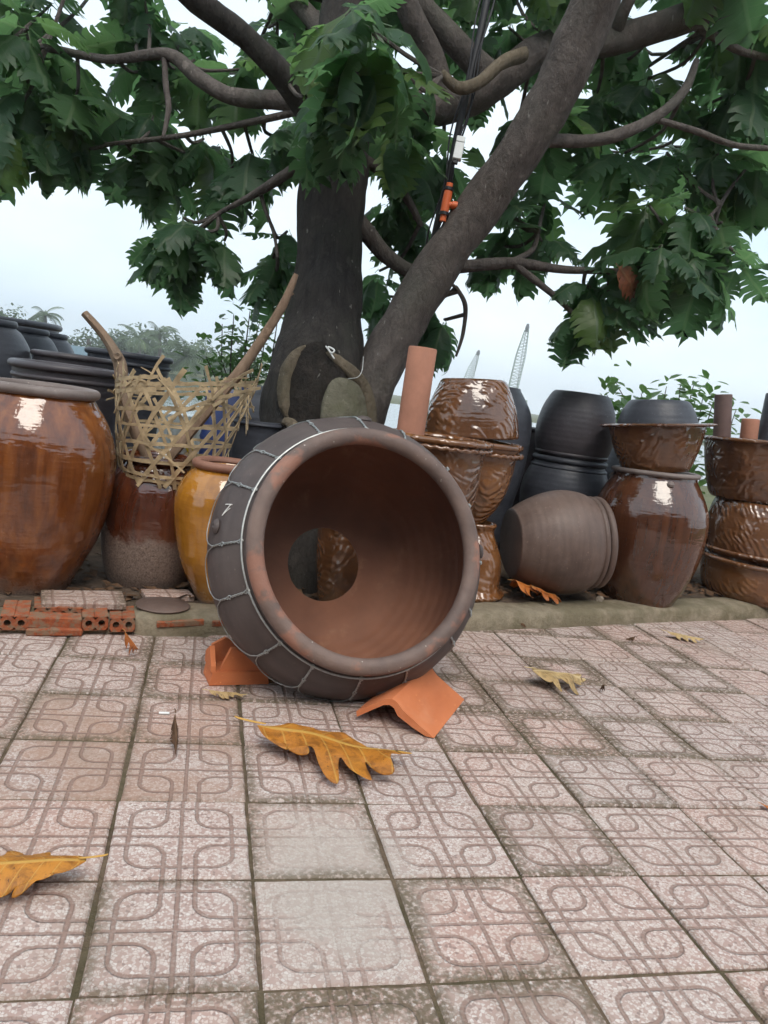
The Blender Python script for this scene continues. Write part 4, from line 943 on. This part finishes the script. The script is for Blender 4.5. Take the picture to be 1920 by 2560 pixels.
v, f = box(rm @ Vector((-.004, 0, -.050)), (.012, .010, .010), rm, .002); obj('gland', mesh('gland', v, f, m_rubber, sharp=30), t)

# rosettes of leaves at the twig ends: (px, py, depth, leaves, size, lowest, highest elevation)
RO = [ # hanging fringe on the left
 (60, 225, 4.3, 11, .56, -85, 5), (165, 250, 4.4, 10, .54, -80, 5), (20, 300, 4.2, 9, .52, -88, -20), (110, 320, 4.3, 8, .48, -88, -30), (60, 60, 4.2, 9, .55, -70, 15), (150, 110, 4.6, 9, .52, -70, 20), (255, 50, 4.8, 9, .5, -70, 20),
 (330, 250, 4.6, 9, .5, -85, 5), (300, 330, 4.6, 8, .46, -85, -5), (360, 350, 4.8, 8, .46, -85, 0), (330, 140, 4.9, 8, .5, -70, 15), (410, 60, 4.9, 9, .5, -70, 20), (440, 300, 4.7, 8, .46, -75, 5),
 (395, 470, 4.35, 10, .44, -85, 10), (430, 500, 4.3, 8, .40, -75, -5), (350, 510, 4.35, 7, .38, -85, -10), (485, 520, 4.4, 6, .38, -70, 0), (400, 545, 4.35, 5, .34, -88, -35),
 (595, 545, 4.4, 8, .38, -80, 5), (570, 590, 4.4, 6, .34, -80, 0), (620, 500, 4.5, 6, .36, -80, 10), (545, 330, 4.5, 9, .46, -75, 5), (610, 300, 4.4, 8, .44, -75, 5), (500, 370, 4.6, 7, .42, -75, -5),
 (520, 150, 4.6, 8, .48, -70, 20), (580, 60, 4.5, 9, .5, -70, 15), (660, 120, 4.2, 8, .48, -70, 10),
 # big leaves before the trunk
 (800, 60, 3.15, 10, .46, -70, 5), (760, 150, 3.2, 7, .44, -75, -25), (850, 130, 3.25, 8, .44, -75, -10), (700, 185, 3.45, 6, .44, -75, -30), (900, 190, 3.95, 7, .42, -75, -10), (760, 30, 3.4, 8, .46, -60, 15),
 (860, 270, 3.9, 8, .42, -85, -5), (880, 350, 4.3, 9, .44, -85, 0), (840, 430, 4.5, 8, .42, -85, 5), (900, 470, 4.5, 8, .42, -85, 5), (960, 330, 4.6, 9, .46, -80, 5), (930, 540, 4.6, 7, .42, -85, 5),
 (820, 585, 4.6, 5, .34, -85, 0), (840, 640, 4.7, 5, .34, -85, -10), (930, 640, 4.6, 8, .40, -88, -5), (960, 690, 4.6, 6, .36, -88, -20),
 # right side
 (1000, 60, 4.5, 8, .48, -70, 20), (1100, 60, 4.5, 9, .48, -75, 15), (1120, 250, 4.6, 9, .46, -80, 5), (1060, 380, 4.6, 8, .44, -85, 5), (1100, 470, 4.5, 9, .44, -80, 5), (1180, 420, 4.7, 9, .46, -80, 10), (1170, 520, 4.5, 8, .42, -75, 5), (1060, 530, 4.7, 8, .42, -80, 5),
 (1210, 250, 4.3, 9, .46, -75, 5), (1290, 200, 4.4, 9, .48, -75, 10), (1290, 370, 4.5, 9, .46, -80, 5), (1240, 400, 4.6, 8, .44, -85, 0), (1350, 330, 4.4, 9, .46, -80, 5), (1400, 170, 4.4, 9, .48, -75, 10), (1480, 100, 4.3, 9, .5, -75, 10), (1570, 60, 4.3, 9, .5, -75, 15), (1620, 180, 4.3, 9, .5, -80, 5), (1540, 220, 4.5, 9, .48, -80, 5),
 (1440, 330, 4.5, 9, .46, -80, 5), (1550, 330, 4.4, 10, .48, -80, 5), (1640, 330, 4.4, 9, .48, -85, 0), (1400, 440, 4.3, 9, .46, -80, 5), (1480, 450, 4.2, 10, .48, -80, 5), (1560, 480, 4.3, 9, .46, -80, 5), (1430, 530, 4.1, 9, .46, -80, 0), (1520, 560, 4.2, 9, .46, -80, 0), (1370, 560, 4.3, 8, .42, -80, -5), (1600, 555, 4.3, 7, .40, -60, 10),
 (1275, 620, 4.3, 9, .38, -85, -5), (1300, 640, 4.3, 8, .38, -88, -10), (1245, 670, 4.35, 7, .34, -88, -20), (1290, 580, 4.4, 7, .38, -75, 5), (1340, 640, 4.3, 6, .36, -80, -10), (1640, 30, 4.2, 8, .5, -70, 10), (1340, 40, 4.5, 8, .5, -70, 15),
]
RO += [(25, 15, 4.5, 9, .5, -70, 15), (110, 10, 4.7, 9, .5, -70, 15), (330, 30, 4.6, 9, .5, -70, 15), (420, 130, 4.8, 8, .46, -70, 10), (1200, 30, 4.6, 9, .5, -70, 15), (1040, 140, 4.7, 8, .44, -75, 10), (1330, 130, 4.8, 9, .46, -75, 10)]
rl = random.Random(21)
for _ in range(40):                                          # the crown behind and above
    x = rl.uniform(-150, 1810); y = rl.uniform(-260, 330 if not 200 < x < 320 else 120); Z = rl.uniform(4.9, 6.6)
    if 180 < x < 260 and y < 110 or 100 < x < 250 and 130 < y < 200: continue
    RO.append((x, y, Z, rl.randint(7, 10), rl.uniform(.46, .56), -75, 15))
for _ in range(26): RO.append((rl.uniform(-150, 1810), rl.uniform(-420, -40), rl.uniform(3.6, 5.), 9, .5, -70, 15))
leaves = []; twig = MB()
for (x, y, Z, n, size, lo, hi) in RO:
    if any((x-hx)**2+(y-hy)**2 < hr*hr for hx, hy, hr in ((235, 50, 70), (185, 170, 60), (1290, 440, 80), (1430, 90, 60), (510, 40, 45), (580, 440, 60), (1010, 420, 40), (660, 30, 40))): continue
    if x < 190 and y > 180 and Z < 4.6: y -= 45
    c = W(x, y, Z)
    near = sorted(SAMPLES, key=lambda q: (q-c).length)[:3]; q = rl.choice(near); dd = (c-q)
    if dd.length > .08:
        q2 = q+dd*.5+Vector((rl.uniform(-.05, .05), rl.uniform(-.05, .05), -.10*dd.length+rl.uniform(-.03, .03)))
        v, f, uv = tube(spline([q, q2, c], 4), [.012, .0115, .011, .0105, .010, .0095, .009, .0085, .008], 6); twig.add(v, f, uv)
    a0 = rl.random()*6.28
    for i in range(max(4, int(n*.9))):
        az_ = a0+i*2.39996+rl.uniform(-.3, .3); e = rad(rl.uniform(lo, hi)); d = Vector((math.cos(e)*math.cos(az_), math.cos(e)*math.sin(az_), math.sin(e)))
        nn = Vector((0, 0, 1)); nn = nn-d*nn.dot(d)
        if nn.length < .2: nn = Vector((math.cos(az_), math.sin(az_), 0))
        nn.normalize(); nn = (nn+d.cross(nn)*rl.uniform(-.55, .55)).normalized(); sd = nn.cross(d)
        s_ = size*rl.uniform(.50, .92); vi = rl.randrange(12)
        M_ = Matrix(((d.x*s_, sd.x*s_, nn.x*s_), (d.y*s_, sd.y*s_, nn.y*s_), (d.z*s_, sd.z*s_, nn.z*s_)))
        base = c+d*(.08*s_+.02)+Vector((0, 0, rl.uniform(-.05, .03)))
        cc = base+d*s_*.5; qx_, qy_, qZ = pix(cc)
        inside = -60 < qx_ < 1720 and -80 < qy_ < 900
        leaves.append(((0 if inside else 1), qZ/s_, vi, base, M_))
leaves.sort(key=lambda a: (a[0], a[1]))
for k, (ins, _, vi, base, M_) in enumerate(leaves[:300]):
    o = bpy.data.objects.new('leaf', LM[vi]); COL.objects.link(o); o.parent = tree
    o.matrix_local = Matrix.Translation(base-tree_base) @ M_.to_4x4()
fv = []; ff_ = []; fu = []; off = 0
for ins, _, vi, base, M_ in leaves[300:]:
    v, f, uv = LA[vi]; q = v @ np.array(M_).T+np.array(base-tree_base); fv.append(q); ff_ += [tuple(i+off for i in p) for p in f]; fu += uv; off += len(v)
fol = obj('foliage', mesh('foliage', np.concatenate(fv), ff_, m_leaf, uv=fu, sharp=0), tree); fol['kind'] = 'stuff'
o = twig.build('twigs', m_limb, tree, tree_base); o['kind'] = 'stuff'
for (x, y, Z, s_, ax_) in ((1335, 575, 4.05, .24, (.75, .1, -.45)),):   # rust coloured dying leaves
    d = Vector(ax_).normalized(); nn = (Vector((0, -1, .2))-d*Vector((0, -1, .2)).dot(d)).normalized(); sd = nn.cross(d)
    me = LM[3].copy(); me.materials.clear(); me.materials.append(m_dying); o = bpy.data.objects.new('leaf', me); COL.objects.link(o); o.parent = tree; o['label'] = 'rust coloured dying leaf'
    o.matrix_local = Matrix.Translation(W(x, y, Z)-tree_base) @ (Matrix((d*s_, sd*s_, nn*s_)).transposed()).to_4x4()

# ------------------------------------------------------------------ fallen leaves
def fallen(label, p, heading, size, seed, mat, half=(1, 1), fold=.15, droop=.15, wave=.10, lift=.012, roll=0., pitch=0., lobes=5, width=.36, sinus=.45, pet=.12, group='fallen breadfruit leaves'):
    v, f, uv = leaf_shape(seed, lobes, width, fold, droop, wave, sinus, half, pet, .42)
    R3 = Euler((roll, pitch, heading)).to_matrix(); q = [R3 @ (Vector(a)*size) for a in v]; lo = min(a.z for a in q)
    q = [Vector((a.x, a.y, a.z-lo)) for a in q]
    me = mesh('fallen_leaf', q, f, mat, uv=uv, sharp=0); o = obj('fallen_leaf', me); o.location = (p.x, p.y, p.z+.002); sb_ = o.modifiers.new('soft', 'SUBSURF'); sb_.levels = 1; sb_.render_levels = 2; md = o.modifiers.new('thick', 'SOLIDIFY'); md.thickness = .0007
    return tag(o, label, 'leaf', group)
def head(p, q): return math.atan2((q-p).y, (q-p).x)
a_, b_ = G(540, 1606), G(848, 1650); fallen('large golden brown fallen leaf with torn lobes in front of the wired pot', a_, head(a_, b_), (b_-a_).length*1.08, 31, m_dead, (.50, 1.0), .10, .06, .10, roll=-.03, sinus=.55, lobes=5, width=.36)
a_, b_ = G(192, 1908), G(-130, 1925); fallen('curled golden leaf at the left edge of the paving', a_, head(a_, b_), (b_-a_).length, 32, m_dead, (.7, .9), .22, .10, .10, roll=.05, lobes=4, sinus=.72)
a_, b_ = G(1140, 1482), G(1262, 1484); fallen('pale tan fallen leaf on the paving right of the ridge tile', a_, head(a_, b_), (b_-a_).length*.98, 33, m_dead_pale, (.9, .9), .30, .3, .12)
zb = BED+.012
for k, (x, y, x2, y2, lb) in enumerate(((1098, 1296, 1165, 1293, 'rusty orange leaf on the soil under the lying pot, by the stones'), (1140, 1300, 1205, 1302, 'rusty orange leaf on the soil right below the lying pot'))):
    a_, b_ = G(x, y, zb), G(x2, y2, zb); fallen(lb, a_, head(a_, b_), (b_-a_).length*1.1, 40+k, m_dead_red, (1, 1), .5, .5, .16)
a_, b_ = G(265, 1403), G(298, 1428); fallen('narrow curled orange leaf lying on the left paving tiles', a_, head(a_, b_), (b_-a_).length, 50, m_dead_red, (.16, .16), .5, .5, .1)
a_, b_ = G(372, 1605), G(383, 1652); fallen('dark shrivelled brown leaf left of the large golden one', a_, head(a_, b_), (b_-a_).length, 51, m_litter, (.3, .3), .8, 1.6, .2)
a_, b_ = G(445, 1505), G(530, 1510); fallen('thin pale leaf scrap below the left ridge tile', a_, head(a_, b_), (b_-a_).length, 52, m_dead_pale, (.35, .35), .1, .1, .05)
a_, b_ = G(1435, 1376), G(1520, 1390); fallen('pale tan leaf scrap on the paving before the deep brown jar', a_, head(a_, b_), (b_-a_).length, 53, m_dead_pale, (.5, .5), .1, .1, .06)
a_, b_ = G(1640, 1745), G(1690, 1760); fallen('reddish leaf at the right edge of the paving', a_, head(a_, b_), (b_-a_).length, 54, m_dead_red, (.6, .6), .2, .2, .06)
for k, (x, y, l_) in enumerate(((1120, 1358, .05), (1302, 1500, .06), (1370, 1390, .05))):
    a_ = G(x, y); fallen(['dark dry leaf bit against the kerb right of the wired pot', 'dark dry leaf bit in a joint right of the tan leaf', 'brown curled leaf bit on the far right tiles'][k], a_, k*1.3, l_, 60+k, m_litter, (.4, .4), .7, 1.2, .2)
# litter on the soil: too small to count
lt = MB(); rr_ = random.Random(5)
for k in range(900):
    s = rr_.uniform(ks(-1.2), ks(3.6)); d = .22+abs(rr_.gauss(0, .30)); c = kpt(s, d, BED+.012+rr_.uniform(0, .012)); a = rr_.uniform(0, 6.28); l_ = rr_.uniform(.012, .045); w_ = l_*rr_.uniform(.25, .6)
    u = Vector((math.cos(a), math.sin(a), rr_.uniform(-.25, .25))); q = Vector((-math.sin(a), math.cos(a), rr_.uniform(-.4, .4)))
    lt.add([c-u*l_, c+q*w_, c+u*l_, c-q*w_+Vector((0, 0, .006))], [(0, 1, 2), (0, 2, 3)])
o = lt.build('leaf_litter', m_litter, smooth=False); tag(o, 'dry leaf litter on the soil under the pots', 'litter', kind='stuff')
cg = MB()
p = G(352, 1544); v, f, uv = tube([p+Vector((-.012, 0, .005)), p+Vector((.018, .001, .005))], .004, 8); o = obj('cigarette_end', mesh('cigarette_end', [q-p for q in v], f, m_white)); o.location = p
tag(o, 'white cigarette end on the tiles above the golden leaf', 'cigarette end')

# ------------------------------------------------------------------ shrubs behind the pots
def shrub(name, label, base, tips, leaf, seed, group=None, per=22):
    r = random.Random(seed); t = thing(name, label, 'shrub', base, None, group); st = MB(); fo = MB()
    for tp in tips:
        tp = Vector(tp); mid_ = base*.45+tp*.55+Vector((r.uniform(-.12, .12), r.uniform(-.12, .12), r.uniform(0, .1))); P_ = spline([base, mid_, tp], 6)
        v, f, uv = tube(P_, [float(x) for x in np.linspace(.012, .003, len(P_))], 5); st.add([q-base for q in v], f, uv)
        for k in range(per):
            q = Vector(P_[r.randint(len(P_)//3, len(P_)-1)])+Vector((r.gauss(0, .07), r.gauss(0, .07), r.gauss(0, .07)))-base
            a, e = r.uniform(0, 6.28), r.uniform(-.6, .9); d = Vector((math.cos(a)*math.cos(e), math.sin(a)*math.cos(e), math.sin(e))); l_ = leaf*r.uniform(.6, 1.2)
            s_ = d.cross(Vector((r.uniform(-.4, .4), r.uniform(-.4, .4), 1))).normalized()*l_*.27; n_ = s_.cross(d).normalized()*l_*.08
            fo.add([q, q+d*l_*.35+s_+n_, q+d*l_*.7+s_*.8+n_, q+d*l_, q+d*l_*.7-s_*.8+n_, q+d*l_*.35-s_+n_, q+d*l_*.5], [(0, 1, 6), (1, 2, 6), (2, 3, 6), (3, 4, 6), (4, 5, 6), (5, 0, 6)], [(0, 0), (.35, .3), (.7, .25), (1, 0), (.7, -.25), (.35, -.3), (.5, 0)])
    st.build('stems', m_limb, t); o = fo.build('foliage', m_leaf_small, t, sharp=0); o['kind'] = 'stuff'; return t
b = W(545, 940, 5.6); b.z = FLOOR
shrub('leafy_shrub', 'bright green leafy shrub between the basket and the trunk', b, [W(x, y, 5.6+.1*((i*7) % 5-2)) for i, (x, y) in enumerate(((505, 680), (540, 672), (560, 700), (500, 735), (470, 755), (445, 770), (530, 740), (575, 720), (590, 760), (560, 780), (510, 790), (440, 800), (480, 700), (600, 690), (585, 810)))], .085, 4, per=48)
b = W(1430, 1000, 6.6); b.z = FLOOR
shrub('leafy_shrub', 'leafy shrub showing above the tilted embossed bowl', b, [W(x, y, 6.6+.15*((i*7) % 5-2)) for i, (x, y) in enumerate(((1310, 850), (1330, 825), (1300, 880), (1385, 850), (1345, 880), (1440, 835), (1470, 830), (1500, 825), (1520, 850), (1480, 870), (1540, 870), (1420, 880), (1450, 900), (1515, 890), (1550, 900), (1320, 900), (1590, 885)))], .12, 9, per=48)

# ------------------------------------------------------------------ far across the water: trees, palms, a house, two cranes
def far_tree(label, px, py, Z, wd, ht, seed, n=2200):
    """py: its top; wd, ht in metres"""
    top = W(px, py, Z); c = Vector((top.x, top.y, 0)); r = random.Random(seed); t = thing('far_tree', label, 'tree', c); H = top.z
    P_ = [Vector((0, 0, -.05)), Vector((.3, .1, H*.35)), Vector((.1, 0, H*.7))]; v, f, uv = tube(spline(P_, 4), [float(x) for x in np.linspace(.5, .15, 9)], 7); obj('trunk', mesh('trunk', v, f, m_limb, sharp=0), t)
    cl = [(Vector((r.uniform(-.42, .42)*wd, r.uniform(-.3, .3)*wd, H-ht*r.uniform(.25, .9))), r.uniform(.16, .30)*wd) for _ in range(11)]+[(Vector((0, 0, H-ht*.32)), ht*.32)]
    fo = MB()
    for k in range(n):
        cc, rd = r.choice(cl); d = Vector((r.gauss(0, 1), r.gauss(0, 1), r.gauss(0, 1))).normalized(); q = cc+d*rd*r.uniform(.6, 1.05); q.z = min(q.z, H); s_ = r.uniform(.35, .8)*wd*.06
        u = Vector((r.gauss(0, 1), r.gauss(0, 1), r.gauss(0, .6))).normalized(); x = u.cross(d).normalized()
        fo.add([q-u*s_, q+x*s_*.6, q+u*s_, q-x*s_*.6], [(0, 1, 2, 3)], [(0, 0), (.5, .3), (1, 0), (.5, -.3)])
    o = fo.build('crown', m_leaf_far, t, sharp=0); o['kind'] = 'stuff'
def palm(label, px, py, Z, fl, seed, nf=18):
    top = W(px, py, Z); c = Vector((top.x, top.y, 0)); r = random.Random(seed); t = thing('palm_tree', label, 'palm', c, None, 'palms across the water'); H = top.z-fl*.35
    v, f, uv = tube(spline([Vector((0, 0, -.05)), Vector((.3, 0, H*.5)), Vector((0, 0, H))], 5), [float(x) for x in np.linspace(.28, .16, 11)], 8); obj('trunk', mesh('trunk', v, f, m_limb, sharp=0), t)
    for k in range(nf):
        a = k*2.4+r.uniform(-.2, .2); e = rad(r.uniform(5, 75) if k % 3 else r.uniform(-30, 20)); mb = MB(); P_ = []
        for i in range(9):
            s_ = i/8*fl; el_ = e-1.5*(i/8)**1.3; P_.append((P_[-1]+Vector((math.cos(a)*math.cos(el_), math.sin(a)*math.cos(el_), math.sin(el_)))*fl/8) if P_ else Vector((0, 0, H)))
        for i in range(1, 9):
            tg = (P_[i]-P_[i-1]).normalized(); s_ = tg.cross(Vector((0, 0, 1))).normalized(); lw = fl*.26*math.sin(math.pi*(i+.6)/9.6)
            for sd in (1, -1):
                for h_ in (0, .5):
                    q = P_[i-1]*(1-h_)+P_[i]*h_; tipq = q+s_*sd*lw+tg*lw*.5-Vector((0, 0, lw*.5)); mb.add([q-tg*fl*.018, q+tg*fl*.022, tipq], [(0, 1, 2)])
        mb.add(*tube(P_, .04, 4)); mb.build('frond', m_leaf_far, t, smooth=False)
far_tree('rounded far tree at the left edge above the dark vat', 25, 655, 95, 7, 7, 1)
far_tree('pale green bushy far tree just left of the bent stick', 190, 704, 100, 7, 6, 2)
far_tree('low far tree right behind the bent stick', 245, 712, 105, 6, 5, 3)
far_tree('broad domed far tree behind the palms', 360, 706, 110, 12, 9, 4, 3600)
far_tree('low far tree at the right of the broad domed one', 425, 735, 112, 7, 6, 5)
far_tree('low hazy far tree left of the lone palm', 60, 700, 120, 9, 7, 6)
far_tree('low hazy far tree seen between the trunk and the shrub', 520, 760, 120, 9, 6, 8)
palm('lone palm standing above the dark jars on the left', 98, 664, 92, 2.6, 1)
palm('palm with drooping fronds before the broad domed tree', 405, 742, 80, 4.0, 2, 22)
palm('palm rising at the left flank of the broad domed tree', 300, 712, 96, 3.2, 3)
palm('palm rising above the crown of the broad domed tree', 345, 704, 100, 3.0, 4)
hb = W(205, 768, 90); c = Vector((hb.x, hb.y, 0)); t = thing('far_house', 'low pale house with blue grey roof among the far trees', 'house', c); zt_ = hb.z
v, f = box((0, 0, zt_*.4), (3.2, 2.5, zt_*.4)); hw_ = obj('wall', mesh('wall', v, f, m_house, smooth=False), t)
v, f = prism([(-3.6, 0), (3.6, 0), (3., .9), (-3., .9)], (0, 5.6, 0), (0, -2.8, zt_*.8+.01), (1, 0, 0), (0, 0, 1), None, ''); obj('roof', mesh('roof', v, f, m_roof, smooth=False), t)
for k in (-1.6, 1.4):
    v, f = box((k, -2.52, zt_*.45), (.5, .03, .5)); obj('window', mesh('window', v, f, m_steel_dark, smooth=False), hw_)
p = W(400, 905, 6.4); t = thing('corrugated_sheet', 'white corrugated sheet standing behind the bamboo basket', 'sheet', (p.x, p.y, FLOOR)); rt, aw = view_right(p.x, p.y)
v = []; f = []; n = 60
for i in range(n+1):
    x = -.45+.9*i/n; y = .014*math.sin(i*1.4)
    for z in (0, p.z-FLOOR+.02):
        for dd in (0, .003): v.append(rt*x+aw*(y+dd+z*.12)+Vector((0, 0, z)))
for i in range(n):
    a_ = i*4; f += [(a_, a_+4, a_+6, a_+2), (a_+1, a_+3, a_+7, a_+5), (a_+2, a_+6, a_+7, a_+3)]
obj('sheet', mesh('sheet', v, f, m_sheet), t)
def crane(label, foot, tip, Z, wd, bays, seed):
    a, b = W(*foot, Z), W(*tip, Z); d = (b-a).normalized(); k = (a.z-1.5)/d.z; a0 = a-d*k; base = Vector((a0.x, a0.y, 0)); t = thing('lattice_crane', label, 'crane', base, None, 'cranes on the far bank')
    L_ = (b-a0).length; s_ = d.cross(CZ).normalized(); u = s_.cross(d).normalized()
    def wdt(q): return wd*(1 if q < .62 else 1-.72*(q-.62)/.38)
    def corner(q, i): h = wdt(q)/2; return a0+d*L_*q+s_*h*(1 if i in (0, 1) else -1)+u*h*(1 if i in (0, 3) else -1)-base
    for i in range(4):
        v, f, uv = tube([corner(q, i) for q in np.linspace(0, .93, 14)], wd*.040, 4); obj('chord', mesh('chord', v, f, m_steel, smooth=False), t)
    mb = MB(); nb = int(bays)
    for j in range(nb):
        q0, q1 = .93*j/nb, .93*(j+1)/nb
        for i in range(4):
            i2 = (i+1) % 4; mb.add(*tube([corner(q0, i), corner(q0, i2)], wd*.022, 3)); mb.add(*tube([corner(q0, i), corner(q1, i2)], wd*.022, 3))
    mb.build('lacing', m_steel, t, smooth=False)
    v, f, uv = tube([a0+d*L_*.91-base, a0+d*L_*.96-base, b-base], [wd*.22, wd*.24, wd*.14], 6); obj('head', mesh('head', v, f, m_steel_dark, smooth=False), t)
    hp = b-base; v, f, uv = tube([hp+Vector((0, 0, 0))+s_*.2, Vector((hp.x, hp.y, 2.))+s_*.2], .035, 4); obj('hoist_rope', mesh('hoist_rope', v, f, m_steel_dark, smooth=False), t)
    v, f = box((a0-base).to_3d()*0+Vector((0, 0, 1.4)), (2.2, 1.8, 1.35), None, .1); obj('cab', mesh('cab', v, f, m_steel, sharp=30), t)
crane('nearer tall lattice crane boom rising behind the dark jar', (1113, 818), (1141, 700), 120, 1.35, 24, 1)
crane('smaller lattice crane boom above the embossed planter', (1015, 808), (1035, 757), 150, 1.45, 24, 2)

# ------------------------------------------------------------------ the humid air
HAZE = .0015
if HAZE:
    v, f = box((0, 0, 9.5), (515, 515, 10.6)); hm = bpy.data.materials.new('humid_air'); hm.use_nodes = True; ht = hm.node_tree; ht.nodes.clear()
    ho = ht.nodes.new('ShaderNodeOutputMaterial'); hv = ht.nodes.new('ShaderNodeVolumePrincipled'); hv.inputs['Color'].default_value = (.95, .975, 1, 1); hv.inputs['Density'].default_value = HAZE
    ht.links.new(hv.outputs[0], ho.inputs['Volume']); o = obj('haze', mesh('haze', v, f, hm, smooth=False)); tag(o, 'pale humid air over the river and far trees', 'haze', kind='stuff')
